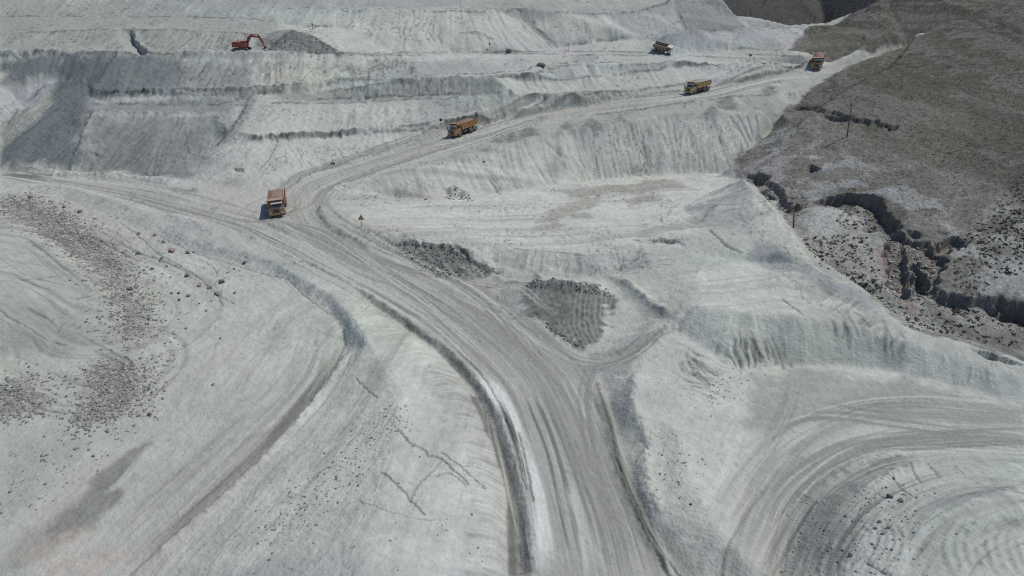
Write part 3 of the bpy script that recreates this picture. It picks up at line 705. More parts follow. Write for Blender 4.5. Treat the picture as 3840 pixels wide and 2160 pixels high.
# lower pad, curved tracks, mound
paint([(1700,1000),(1800,960),(1900,925),(2200,920),(2300,945),(2576,1015),(2576,1060),(2300,1000),(2000,970),(1900,1040),(1850,1250),(1820,1400),(1750,1330),(1690,1150)], PALE, .9, 1.5, 1.2, 114)
paint([(1900,950),(2000,930),(2300,960),(2576,1030),(2576,1090),(2300,1060),(2050,1060),(1960,1090),(1890,1080),(1870,1020)], col(.30,.312,.302), .85, 1.5, 1.8, 115)
ARC = [(1905,1460),(1930,1390),(1965,1310),(2020,1220),(2110,1140),(2230,1095),(2380,1080),(2640,1100)]
streaks(ARC, 8.5, col(.275,.283,.275), .55, .9, .07, 116, .46, .60, .8, .10)
streaks(ARC, 8.0, PALE, .55, 1.6, .07, 118, .54, .66, .8, .05)
for k, uv in enumerate(([(1870,1460),(1930,1250),(2050,1090),(2250,1020),(2640,1040)], [(1950,1460),(1985,1310),(2090,1180),(2250,1125),(2640,1120)], [(1890,1110),(1980,1060),(2100,1045),(2300,1072),(2500,1100)], [(1880,1400),(1960,1230),(2120,1120),(2350,1090),(2640,1075)], [(1900,1460),(1990,1240),(2160,1130),(2420,1095),(2640,1110)], [(2000,960),(1975,1040),(1940,1110),(1900,1180)], [(2040,1000),(2150,1025),(2330,1040),(2640,1060)], [(1930,1460),(1945,1380),(2000,1270),(2080,1200),(2200,1140)])):
    streaks(uv, .9 + .25 * (k % 3), col(.235,.243,.236), .8, 2.6, .05, 420 + 4 * k, .35, .55, .5, .10)
ids, d, s, q = near(smooth(world(ARC), 6), 7.0)
tread = (np.sin(s * 2 * math.pi / .42) * .5 + .5) * sstep(.5, .6, vnoise(q * .9, s * .02, 119))
C[ids] *= (1 - .14 * tread)[:, None]; Z[ids] -= .03 * tread
paint([(1860,1460),(1880,1360),(1900,1250),(1960,1160),(1975,1180),(1930,1270),(1905,1380),(1890,1460)], col(.34,.35,.345), .6, .5, .5, 120)
paint([(2070,1215),(2160,1180),(2290,1145),(2260,1170),(2160,1230),(2140,1300),(2130,1440),(1990,1449),(2005,1330),(2030,1265)], col(.275,.285,.28), .7, 1, 1.2, 121)  # left-facing flank of the mound painted grey for its shade
paint([(2080,1250),(2130,1240),(2120,1330),(2070,1420),(2020,1449),(2000,1400),(2040,1300)], col(.205,.212,.205), .7, 1.0, 1.5, 122, .7)  # darker core of the painted flank shade
paint([(1750,1449),(1770,1390),(1850,1385),(1930,1449)], col(.285,.295,.285), .6, .6, .5, 123)
paint([(2140,1300),(2300,1180),(2576,1160),(2576,1449),(2130,1449)], col(.335,.355,.352), .6, 2, 2, 124)
for k in range(7):
    streaks([(2250 + 30 * k, 1320 - 12 * k), (2380 + 25 * k, 1250), (2600, 1180 + 30 * k)], .8, col(.27,.285,.285), .6, 2.5, .1, 125 + k, .35, .55)
# slope above the lower pad: dark wet ribs
paint([(1840,850),(1990,845),(1990,900),(1860,905)], col(.28,.29,.285), .5, 1.5, 2, 132)
# left bank of drain, drain, right drain bank
paint([(909,742),(1095,875),(1195,985),(1252,1138),(1278,1235),(1284,1449),(1332,1449),(1326,1290),(1305,1165),(1262,1045),(1208,948),(1108,858),(1005,786)], col(.235,.238,.228), .93, .25, .35, 133)
paint([(1180,990),(1246,1140),(1272,1240),(1278,1449),(1300,1449),(1292,1240),(1262,1130),(1205,1000)], col(.13,.133,.126), .8, .25, .35, 134)
paint([(1500,960),(1545,950),(1590,985),(1590,1040),(1612,1075),(1628,1125),(1618,1190),(1628,1250),(1656,1308),(1728,1372),(1795,1449),(1690,1449),(1620,1335),(1568,1225),(1533,1095)], col(.36,.365,.348), .85, .3, .6, 135)  # damp green-grey bank; shade of its left-facing slope is painted in too
paint([(1560,1180),(1612,1190),(1622,1252),(1650,1310),(1720,1378),(1770,1449),(1700,1449),(1630,1340),(1585,1250)], col(.30,.306,.29), .7, .4, .6, 136)  # lower part of the bank, damp tone and painted slope shade deeper
paint([(1600,930),(1590,1040),(1630,1125),(1622,1200),(1660,1310),(1800,1449),(1850,1449),(1720,1310),(1680,1200),(1690,1080),(1650,950)], PALE * .98, .5, .6, .8, 137)
# mound between the roads
paint([(880,790),(1000,900),(1100,1000),(1200,1140),(1240,1260),(1250,1449),(380,1449),(590,1240),(760,1060),(860,900)], PALE * .94, .75, 1, 1.2, 138)
streaks([(960,1000),(860,1120),(760,1230),(620,1350),(560,1449)], 2.6, col(.29,.30,.29), .55, .9, .5, 139, .5, .66, .5, .25)
streaks([(1010,1060),(960,1160),(900,1300),(860,1449)], 3.0, col(.34,.35,.34), .45, .9, .5, 140, .52, .68, .5, .15)
# valley floor left
paint([(400,600),(640,690),(830,800),(840,900),(700,1090),(480,1290),(330,1430),(60,1449),(330,1120),(380,950),(420,760)], WHITE * 1.02, .45, 2, 2, 141)
TRK = [(840,850),(800,950),(715,1050),(600,1165),(490,1270),(380,1370),(290,1460)]
streaks(TRK, 7, col(.33,.335,.315), .65, .9, .025, 142, .45, .64, .7, .1)
streaks(TRK, 3.0, col(.285,.283,.262), .6, 1.4, .03, 144, .42, .6, .7)
streaks([(840,880),(820,930),(770,1000),(690,1095),(575,1212),(478,1298),(362,1400),(320,1449)], 1.0, col(.185,.188,.175), .9, 1.6, .04, 146, .12, .4, .55)
streaks([(560,900),(480,1040),(380,1180),(250,1330),(120,1449)], 9, col(.345,.35,.34), .5, 1.1, .03, 148, .48, .66, .8)
# wet patch
ids, w = paint([(372,1100),(392,1108),(372,1135),(330,1180),(300,1215),(300,1240),(250,1290),(190,1340),(110,1350),(90,1335),(180,1260),(260,1190),(320,1130)], col(.215,.218,.203), .85, .8, 1.6, 149, .4)
streaks([(345,1165),(300,1215),(255,1248)], .55, PALE, .55, 2.2, .2, 150, .3, .5)
paint([(0,1400),(60,1340),(170,1340),(260,1300),(240,1330),(120,1400),(0,1449)], col(.27,.268,.255), .6, 1, 1.5, 151)
for P_ in ([(60,1390),(150,1350),(212,1340),(190,1365),(110,1395),(60,1410)],[(90,1449),(170,1390),(280,1380),(250,1420),(180,1449)],[(225,1449),(280,1385),(300,1400),(260,1449)],[(150,1170),(180,1150),(175,1165)]):
    paint(P_, PINK, .3, .8, 1.8, 152, .9)
# dump on the left: pale-green grey with darker streaks and rubble foot
paint([(0,560),(120,610),(220,690),(300,780),(300,860),(230,880),(140,890),(0,900)], col(.315,.335,.325), .6, 1.5, 2, 153)
paint([(0,720),(200,780),(160,860),(0,800)], col(.275,.29,.285), .5, 2, 2, 154)
RUBP = [(0,495),(77,500),(167,545),(233,592),(283,640),(317,690),(350,740),(372,790),(355,860),(290,850),(298,790),(280,740),(250,692),(200,656),(133,606),(77,572),(0,535)]
paint(RUBP, RUB, .6, 2.0, 3.0, 155, .6, .6)
RUBP2 = [(235,915),(330,920),(360,960),(340,1010),(290,1050),(220,1075),(185,1060),(230,1000)]
paint(RUBP2, RUB * .95, .6, 1.5, 2.2, 156, .7, .6)
RUBP3 = [(0,960),(60,960),(105,1000),(100,1030),(40,1045),(0,1040)]
paint(RUBP3, RUB * .9, .6, 1.5, 2, 157, .7, .6)
paint([(0,1050),(180,1070),(230,1120),(120,1240),(0,1330)], col(.335,.345,.335), .6, 1.5, 2, 158)
# berm by the side road
paint([(0,424),(120,452),(240,490),(370,532),(460,580),(400,590),(300,548),(160,498),(0,445)], col(.36,.37,.36), .5, .8, .8, 159)
paint([(60,434),(140,438),(132,447),(80,445)], col(.16,.165,.16), .8, .5, .6, 160)
paint([(430,470),(500,478),(495,486),(440,482)], col(.20,.205,.20), .6, .5, .6, 161)

# combed texture on the worked flats
grain([(1050,880),(960,1040),(820,1230),(640,1449)], 20, .07, .7, .05, 302, .05, .04)
grain([(1180,980),(1150,1150),(1110,1300),(1080,1449)], 10, .10, .9, .05, 312, .04)
grain([(860,830),(760,1000),(600,1160),(300,1449)], 18, .11, .6, .03, 322, .04, .12)
grain([(300,560),(520,680),(640,800),(600,980)], 16, .08, .7, .04, 332, .03)
grain([(0,600),(120,690),(280,800)], 26, .20, .6, .04, 342, .10, .3)
grain([(0,780),(120,850),(260,930)], 14, .16, .8, .05, 352, .08, .25)
grain([(830,545),(1100,540),(1400,535),(1650,510),(1840,460)], 34, .10, .5, .03, 362, .02, .1)
grain([(1620,770),(1780,735),(1950,730),(2150,780)], 14, .10, .9, .05, 372, .03)
grain([(1700,1180),(1790,1020),(1950,960),(2200,960),(2640,1050)], 9, .10, .8, .04, 382, .03)
grain([(2030,1449),(2090,1330),(2200,1220),(2400,1170),(2640,1190)], 10, .18, 1.0, .06, 392, .10, .3)
grain([(2250,1449),(2330,1330),(2450,1270),(2640,1240)], 9, .18, 1.1, .06, 402, .12, .3)
grain([(1290,640),(1500,650),(1700,640)], 10, .10, 1.4, .25, 412, .03)

ribs([(1100,930),(1175,1060),(1222,1180),(1238,1300),(1250,1449)], 3.2, .55, .10, 501, .06, .10, .35)
ribs([(1830,885),(1900,874),(2000,878)], 3.4, .7, .10, 503, .10, .45, .42)
ribs([(1790,900),(1760,960),(1740,1010)], 3.0, .6, .08, 505, .06, .3, .45)
ribs([(2080,745),(2200,800),(2330,860),(2520,925)], 4.0, .6, .10, 507, .06, .15, .4)
ribs([(1320,655),(1480,668),(1640,650)], 5.0, .8, .08, 509, .06, .12, .4)
ribs([(1400,400),(1560,375),(1700,360),(1830,360)], 9.0, 1.1, .06, 511, .06, .18, .45)
ribs([(880,165),(960,165),(1060,172)], 7.0, 1.9, .06, 513, .10, .30, .35)
ribs([(480,165),(640,165),(860,170)], 7.0, 1.9, .06, 515, .10, .25, .42)
ribs([(860,240),(1060,225),(1220,215)], 5.0, 1.0, .10, 517, .08, .2, .4)
ribs([(860,300),(1060,285),(1220,270)], 6.0, 1.2, .08, 519, .08, .2, .42)
ribs([(400,105),(520,108),(650,112)], 6.0, 1.3, .12, 521, .12, .3, .4)

# ------------------------------------------------------------------ roads
RE = [p[:2] for p in LINES[0]]; LE = [p[:2] for p in LINES[1][:11]]; LU = [p[:2] for p in LINES[2]]
wl = lambda ln: np.array([at(*p)[:2] for p in ln])
ROADP = np.vstack([wl(LINES[0]), wl(LINES[2][8:16])[::-1][2:], wl(LINES[2][:9])[::-1], wl(LINES[1][:11])[::-1], [(2.0, 30.0), (14.0, 30.0)]])
SIDEP = np.vstack([wl(LINES[1][10:]), wl(LINES[4])])
rid, rs = inside(ROADP, 2.0)
road_w = np.zeros(len(X), F32); road_w[rid] = sstep(-.8, .9, rs + 2.2 * (fbm(X[rid] * .5, Y[rid] * .5, 4, 162) - .5))
sid, ss = inside(SIDEP, 2.0)
side_w = np.zeros(len(X), F32); side_w[sid] = sstep(-.5, .6, ss + .9 * (fbm(X[sid] * .8, Y[sid] * .8, 3, 163) - .5))
rc = ROADC[None] * (1 + (n2 - .5) * .25 + (n3 - .5) * .15)[:, None]
C = mix(C, rc, (np.maximum(road_w, side_w * .85) * .92)[:, None])
CL = [(1510,1500),(1475,1330),(1430,1200),(1390,1080),(1340,960),(1240,860),(1120,760),(990,690),(880,640),(800,590),(755,545),(748,505),(790,465),(900,425),(1050,375),(1200,328),(1400,280),(1600,252),(1750,234),(1900,202),(2040,174),(2150,148),(2280,105)]
for k, (half, c, amt, fq, lo, hi) in enumerate([(9, col(.46,.463,.445), .85, .9, .5, .62), (9, col(.255,.256,.245), .85, .8, .53, .65), (8.5, col(.19,.192,.187), .85, 2.2, .62, .72), (8.5, col(.49,.492,.495), .8, 2.4, .6, .72), (8.5, col(.20,.20,.193), .8, 4.2, .66, .76)]):
    i_, s_, q_, d_ = streaks(CL, half, c, amt * .9, fq, .016, 170 + 3 * k, lo, hi, .85, .05)
JL = [(0,435),(160,455),(320,480),(450,510),(600,555),(720,605),(850,670),(1000,750),(1120,830)]
streaks(JL, 5.5, col(.46,.465,.45), .8, 1.0, .02, 185, .5, .62, .8)
streaks(JL, 5.5, col(.22,.222,.215), .85, 1.2, .02, 188, .52, .64, .8)
streaks(JL, 5.5, col(.18,.182,.178), .8, 3, .02, 189, .62, .72, .8)
streaks([(640,540),(720,560),(800,600),(900,655)], 5, col(.27,.27,.262), .5, 1.2, .03, 190)
# warm dust on the climbing part, damp streaks and pale salts on the near part
paint([(830,480),(1000,395),(1130,350),(1250,312),(1400,280),(1600,254),(1750,232),(1600,262),(1400,288),(1250,324),(1110,372),(900,445)], col(.40,.388,.36), .5, .8, .6, 191)
streaks([(1190,920),(1262,1010),(1312,1130),(1346,1250),(1378,1470)], 1.6, col(.59,.595,.595), .97, .9, .012, 192, .15, .4, .55)
streaks([(1255,995),(1296,1110),(1328,1250),(1352,1460)], .7, col(.12,.122,.12), .95, 1.4, .015, 193, .15, .4, .5)
for k, (du, hw) in enumerate(((0, .5), (18, .35), (34, .45), (-26, .3))):
    streaks([(1330 + du, 960), (1365 + du, 1040), (1400 + du, 1130), (1430 + du, 1250), (1450 + du, 1350), (1480 + du, 1460)], hw, col(.15,.152,.15), .85, 2.2, .05, 194 + 5 * k, .3, .5, .4, .06)
streaks([(1420,1200),(1455,1300),(1490,1400),(1510,1460)], 1.2, col(.49,.49,.49), .85, 1.0, .02, 196, .35, .55, .5)
paint([(1455,1060),(1520,1080),(1550,1240),(1570,1330),(1520,1300),(1480,1180)], col(.275,.275,.26), .6, 1.2, 1.2, 198)
paint([(690,490),(745,470),(800,500),(780,560),(700,550),(670,520)], col(.375,.372,.355), .5, 1.0, .8, 199)
paint([(1100,720),(1250,800),(1400,910),(1420,960),(1330,900),(1200,810)], col(.275,.275,.262), .6, 1.5, 1.8, 200)
streaks([(1180,760),(1300,880),(1400,1000),(1470,1150),(1520,1320),(1560,1460)], 2.4, col(.245,.247,.238), .65, .8, .02, 440, .35, .55, .6)
streaks([(813,525),(812,545),(830,570),(870,598),(930,626)], .9, col(.19,.19,.18), .8, 2, .1, 201, .3, .5)
streaks([(740,462),(830,427),(920,401),(1000,377),(1130,335)], .8, col(.24,.24,.23), .8, 2, .1, 203, .25, .5)
streaks([(1250,300),(1400,274),(1500,258),(1720,230),(1900,198),(2030,168)], 1.0, col(.24,.24,.23), .7, 2, .1, 205, .25, .5)
for uv in ([(1120,730),(1260,800),(1380,880),(1480,915),(1580,890),(1660,820)],[(1180,730),(1300,800),(1400,860),(1470,900),(1560,905)],[(900,640),(1040,680),(1150,700),(1290,720),(1400,800)],[(1050,665),(1180,730),(1280,820),(1390,960)],[(1500,900),(1470,980),(1480,1080),(1510,1200)],[(700,560),(800,580),(900,640),(1100,780),(1250,900)],[(640,540),(760,520),(800,480),(900,430)],[(430,505),(600,548),(700,545),(760,500)]):
    streaks(uv, 1.7, col(.22,.222,.213), .75, 3.0, .02, 230 + uv[0][0] % 50, .5, .62, .7); streaks(uv, 1.9, col(.47,.47,.452), .7, 2.6, .02, 290 + uv[0][0] % 40, .55, .66, .7)
paint([(2095,182),(2200,144),(2290,104),(2282,104),(2200,132),(2090,162)], col(.31,.315,.305), .7, 1.2, 1, 234)
streaks([(1502,962),(1530,1060),(1554,1160),(1584,1252),(1640,1370),(1688,1455)], .75, col(.125,.13,.122), .95, 1.6, .05, 450, .1, .35, .5)
streaks([(1512,975),(1548,1090),(1585,1220),(1640,1340),(1720,1455)], 1.5, col(.25,.255,.243), .7, 1.4, .08, 454, .25, .5, .5)
# truck road on the far bench
streaks([(1400,134),(1640,136),(1800,140),(1950,148),(2050,158)], 3.0, col(.33,.33,.32), .6, .8, .05, 207, .4, .6)
streaks([(1080,194),(1300,186),(1370,168),(1480,158),(1600,154)], 2.5, col(.45,.455,.45), .6, .8, .05, 209, .4, .6)

# -- hills over everything
terr = vnoise(X * .10 + 2 * n2, Z * 1.5 + 3 * n2, 211)                       # animal tracks along the contours
PXc = np.clip(np.round(np.log2(px_m / .1)), 0, 3); PXs = .1 * 2 ** PXc
sp = vnoise(X / (1.7 * PXs), HW_ / (1.1 * PXs), 212)
hc = HILL[None] * (1 + (n1 - .5) * .5 + (n2 - .5) * .35)[:, None]
hc *= mix(1.12, .86, sstep(6, 26, Z))[:, None] * np.array([[1.0, 1.0, .93]], F32)
hc = mix(hc, col(.225,.212,.19)[None], (sstep(.42, .75, terr) * .5 + sstep(.5, .85, sp) * .34)[:, None])
hc = mix(hc, col(.07,.072,.05)[None], (sstep(.62, .85, vnoise(X / (2.6 * PXs) + 40, HW_ / (1.4 * PXs), 213)) * .45)[:, None])
low = 1 - sstep(2.0, 11.0, Z)                                               # stonier, paler towards the ravine
hc = mix(hc, col(.235,.226,.20)[None] * (1 + (n3 - .5) * .7)[:, None], (low * .55 * sstep(.35, .6, n2 + .15))[:, None])
C = mix(C, hc, (hill_w * (1 - .55 * sstep(.45, .7, fbm(X * .3, Y * .3, 4, 224)) * (1 - sstep(3, 8, Z))))[:, None])
Z += hill_w * ((terr - .5) * .30 + (sp - .5) * .18)
ravP = world([(1985,545),(2050,520),(2120,512),(2190,520),(2205,560),(2225,610),(2240,740),(2300,800),(2420,850),(2300,828),(2140,703),(2050,662),(2000,590)])
ids, s = inside(ravP, 2); wv = sstep(-1, 1.2, s + 1.5 * (fbm(X[ids] * .5, Y[ids] * .5, 3, 214) - .5))
C[ids] = mix(C[ids], col(.325,.322,.292)[None] * (1 + (n3[ids] - .5)[:, None] * .6 + (n2[ids] - .5)[:, None] * .4), (wv * .85)[:, None])
paint([(2040,540),(2060,522),(2120,514),(2180,520),(2195,550),(2120,560),(2090,600),(2040,590),(2020,570)], col(.41,.41,.38), .85, 1, 1.2, 215)
paint([(2220,610),(2240,660),(2245,720),(2220,700),(2200,640)], col(.33,.245,.215), .6, .6, 1, 216)
paint([(2260,760),(2310,770),(2330,800),(2280,790)], col(.34,.26,.22), .5, .6, 1, 217)
paint([(2330,730),(2420,725),(2500,770),(2576,800),(2576,850),(2450,830),(2380,790)], col(.31,.30,.275), .6, 1, 1.5, 218)
paint([(2520,640),(2576,620),(2600,720),(2520,720),(2500,690)], col(.36,.355,.35), .6, 1, 1, 219)
fc = FAR[None] * (1 + (n1 - .5) * .5 + (n2 - .5) * .3)[:, None]
C = mix(C, fc, far_w[:, None])

# red-brown earth in the exposed cliff faces
steep = hill_w * sstep(1.0, 2.0, np.abs(np.gradient(Z.reshape(NR, NC), axis=0).ravel() / np.gradient(Y.reshape(NR, NC), axis=0).ravel()))
C = mix(C, col(.19,.165,.142)[None], (steep * .6)[:, None])
for ids, k in EDGE: C[ids] *= (1 - .48 * k)[:, None]  # toe shade along the benches goes into the ground colour
for ids, k in crack_list: C[ids] *= (1 - .36 * k * (1 - .3 * hill_w[ids]))[:, None]
# scattered dark chips
chip = sstep(.74, .86, vnoise(X / (1.8 * PXs), HW_ / (1.5 * PXs), 220)) * sstep(.45, .65, fbm(X * .12, Y * .12, 3, 221)) * (1 - road_w)
C *= (1 - mix(.16, .42, wm_) * chip)[:, None]
C *= mix(np.ones((1, 3), F32), np.array([[1.0, .992, .912]], F32), (1 - np.maximum(hill_w, far_w))[:, None])                              # the dust is faintly green-grey rather than blue
C = np.clip(C, .03, .62)
# ------------------------------------------------------------------ materials for the ground
def earth_material(name, fine=.14, bump=.6, scale=1.0, rough=.95):
    m = bpy.data.materials.new(name); m.use_nodes = True
    nt = m.node_tree; bs = nt.nodes['Principled BSDF']; L = nt.links.new
    bs.inputs['Roughness'].default_value = rough; bs.inputs['Specular IOR Level'].default_value = .06
    at_ = nt.nodes.new('ShaderNodeAttribute'); at_.attribute_name = 'earth'
    geo = nt.nodes.new('ShaderNodeNewGeometry')
    def noise(sc, det, rg):
        n = nt.nodes.new('ShaderNodeTexNoise'); n.inputs['Scale'].default_value = sc; n.inputs['Detail'].default_value = det; n.inputs['Roughness'].default_value = rg
        L(geo.outputs['Position'], n.inputs['Vector']); return n
    def ranged(src, lo, hi, a, b):
        mr = nt.nodes.new('ShaderNodeMapRange'); mr.inputs[1].default_value = lo; mr.inputs[2].default_value = hi; mr.inputs[3].default_value = a; mr.inputs[4].default_value = b
        L(src, mr.inputs[0]); return mr.outputs[0]
    def math_(op, a, b):
        n = nt.nodes.new('ShaderNodeMath'); n.operation = op
        for i, v in enumerate((a, b)):
            if isinstance(v, (int, float)): n.inputs[i].default_value = v
            else: L(v, n.inputs[i])
        return n.outputs[0]
    na = noise(scale, 9, .72); nb = noise(scale * 4.5, 6, .7)
    vo = nt.nodes.new('ShaderNodeTexVoronoi'); vo.inputs['Scale'].default_value = scale * 2.2; vo.inputs['Randomness'].default_value = 1.0
    L(geo.outputs['Position'], vo.inputs['Vector'])
    ga = ranged(na.outputs['Fac'], .32, .68, 1 - fine, 1 + fine); gb = ranged(nb.outputs['Fac'], .36, .64, 1 - fine * 1.1, 1 + fine * 1.1)
    mx = nt.nodes.new('ShaderNodeVectorMath'); mx.operation = 'SCALE'
    L(at_.outputs['Color'], mx.inputs[0]); L(math_('MULTIPLY', ga, gb), mx.inputs['Scale']); L(mx.outputs[0], bs.inputs['Base Color'])
    bp = nt.nodes.new('ShaderNodeBump'); bp.inputs['Strength'].default_value = bump; bp.inputs['Distance'].default_value = .22
    hgt = math_('ADD', math_('ADD', na.outputs['Fac'], math_('MULTIPLY', nb.outputs['Fac'], .55)), math_('MULTIPLY', vo.outputs['Distance'], .5))
    L(hgt, bp.inputs['Height']); L(bp.outputs[0], bs.inputs['Normal'])
    return m
M_EARTH = earth_material('crushed_pale_rock', .055, .5, 1.2); M_ROAD = earth_material('haul_road_dust', .07, .35, 1.3); M_HILL = earth_material('dry_hill_soil', .28, 1.0, 1.6); M_FAR = earth_material('mountain_soil', .25, .8, .4)

# ------------------------------------------------------------------ ground objects
idx = np.arange(NR * NC).reshape(NR, NC)
quads = np.stack([idx[:-1, :-1], idx[:-1, 1:], idx[1:, 1:], idx[1:, :-1]], -1).reshape(-1, 4)
qc = quads[:, 0]
zone = np.zeros(len(quads), np.int8)
zone[(Y[qc] > 150) | ((Y[qc] > 128) & (X[qc] < -50))] = 1                   # benches and pit walls
zone[hill_w[qc] > .5] = 2
zone[far_w[qc] > .5] = 3
zone[side_w[qc] > .5] = 5
zone[road_w[qc] > .5] = 4
P3 = np.stack([X, Y, Z], 1).astype(F32)
G = P3.reshape(NR, NC, 3).astype(float)
tu = np.gradient(G, axis=1); tv = np.gradient(G, axis=0)
NRM = np.cross(tu, tv).reshape(-1, 3); NRM /= np.linalg.norm(NRM, axis=1)[:, None]
C4 = np.concatenate([C, np.ones((len(C), 1), F32)], 1).astype(F32)
def ground_object(name, zid, mat):
    f = quads[zone == zid]
    if not len(f): return None
    used, inv = np.unique(f, return_inverse=True); f = inv.reshape(-1, 4)
    me = bpy.data.meshes.new(name)
    me.vertices.add(len(used)); me.vertices.foreach_set('co', P3[used].ravel())
    me.loops.add(f.size); me.loops.foreach_set('vertex_index', f.astype(np.int32).ravel())
    me.polygons.add(len(f)); me.polygons.foreach_set('loop_start', (np.arange(len(f)) * 4).astype(np.int32))
    me.update(calc_edges=True)
    ca = me.attributes.new('earth', 'FLOAT_COLOR', 'POINT'); ca.data.foreach_set('color', C4[used].ravel())
    me.normals_split_custom_set_from_vertices(NRM[used].astype(F32))
    me.materials.append(mat)
    o = bpy.data.objects.new(name, me); scene.collection.objects.link(o); o['kind'] = 'structure'
    return o
ground_object('mine_ground', 0, M_EARTH)
ground_object('pit_terrain', 1, M_EARTH)
ground_object('hill', 2, M_HILL)
ground_object('mountain', 3, M_FAR)
ground_object('haul_road', 4, M_ROAD)
ground_object('side_road', 5, M_ROAD)
ZG = Z.reshape(NR, NC)
def ground_z(x, y):
    x = np.atleast_1d(np.asarray(x, float)); y = np.atleast_1d(np.asarray(y, float))
    r = np.clip(np.searchsorted(YR, y) - 1, 0, NR - 2); fr = np.clip((y - YR[r]) / (YR[r + 1] - YR[r]), 0, 1)
    s = x / half_width(y); c = np.clip(np.searchsorted(S, s) - 1, 0, NC - 2); fc_ = np.clip((s - S[c]) / (S[c + 1] - S[c]), 0, 1)
    return (ZG[r, c] * (1 - fc_) + ZG[r, c + 1] * fc_) * (1 - fr) + (ZG[r + 1, c] * (1 - fc_) + ZG[r + 1, c + 1] * fc_) * fr
# ------------------------------------------------------------------ building blocks for machines
def plain(name, c, rough=.6, metal=0.0, dust=.25, dustc=(.42, .40, .36), scale=1.6):
    """painted or bare surface with settled dust on faces that look up and in blotches"""
    m = bpy.data.materials.new(name); m.use_nodes = True; nt = m.node_tree; bs = nt.nodes['Principled BSDF']; L = nt.links.new
    bs.inputs['Roughness'].default_value = rough; bs.inputs['Metallic'].default_value = metal
    tc = nt.nodes.new('ShaderNodeTexCoord'); n = nt.nodes.new('ShaderNodeTexNoise'); n.inputs['Scale'].default_value = scale; n.inputs['Detail'].default_value = 6
    geo = nt.nodes.new('ShaderNodeNewGeometry'); sx = nt.nodes.new('ShaderNodeSeparateXYZ')
    up = nt.nodes.new('ShaderNodeMapRange'); up.inputs[1].default_value = .2; up.inputs[2].default_value = 1.0; up.inputs[3].default_value = 0; up.inputs[4].default_value = .9
    nm = nt.nodes.new('ShaderNodeMapRange'); nm.inputs[1].default_value = .38; nm.inputs[2].default_value = .72
    ad = nt.nodes.new('ShaderNodeMath'); ad.operation = 'MULTIPLY_ADD'; ad.inputs[1].default_value = dust; ad.use_clamp = True
    ml = nt.nodes.new('ShaderNodeMath'); ml.operation = 'MULTIPLY'; ml.inputs[1].default_value = min(1.0, dust * 2.2)
    mx = nt.nodes.new('ShaderNodeMix'); mx.data_type = 'RGBA'; mx.inputs[6].default_value = (*c, 1); mx.inputs[7].default_value = (*dustc, 1)
    L(tc.outputs['Object'], n.inputs['Vector']); L(geo.outputs['Normal'], sx.inputs[0]); L(sx.outputs['Z'], up.inputs[0]); L(n.outputs['Fac'], nm.inputs[0])
    L(up.outputs[0], ml.inputs[0]); L(nm.outputs[0], ad.inputs[0]); L(ml.outputs[0], ad.inputs[2]); L(ad.outputs[0], mx.inputs[0]); L(mx.outputs[2], bs.inputs['Base Color'])
    return m
M = dict(
 orange=plain('orange_truck_paint', (.31, .145, .044), .6, 0, .2), ochre=plain('dusty_ochre_paint', (.40, .25, .10), .6, 0, .3), tan=plain('dust_coated_paint', (.27, .21, .13), .7, 0, .3), brown=plain('worn_brown_paint', (.20, .15, .10), .7, 0, .25),
 cabwhite=plain('white_cab_paint', (.62, .62, .60), .5, 0, .2), glass=plain('dark_cab_glass', (.012, .018, .028), .12, 0, .03), black=plain('black_plastic', (.025, .025, .027), .6, 0, .12), steel=plain('dusty_chassis_steel', (.07, .07, .072), .6, 0, .3),
 tyre=plain('dusty_tyre_rubber', (.035, .035, .036), .85, 0, .35), rim=plain('grey_wheel_rim', (.22, .22, .23), .5, .2, .3), lamp=plain('headlamp_lens', (.55, .55, .5), .2, 0, .1), visor=plain('pale_visor', (.66, .58, .48), .6, 0, .2),
 ore=plain('red_brown_ore', (.20, .125, .10), .95, 0, .3, (.27, .19, .16), 2.5), greyore=plain('grey_ore', (.26, .25, .24), .95, 0, .3), red=plain('red_excavator_paint', (.27, .038, .024), .5, 0, .12), darkred=plain('dark_red_panel', (.20, .02, .015), .5, 0, .12),
 track=plain('crawler_track_steel', (.045, .045, .05), .7, .2, .25), chrome=plain('cylinder_rod', (.45, .45, .45), .25, .9, .1), wood=plain('weathered_wood', (.13, .095, .07), .9, 0, .15), post=plain('grey_post', (.13, .135, .135), .7, 0, .15), head=plain('dark_marker_head', (.02, .02, .022), .6, 0, .05),
 signred=plain('faded_sign_red', (.34, .035, .025), .6, 0, .1), signyellow=plain('faded_sign_yellow', (.42, .34, .14), .6, 0, .15), ceramic=plain('insulator', (.3, .3, .28), .4))

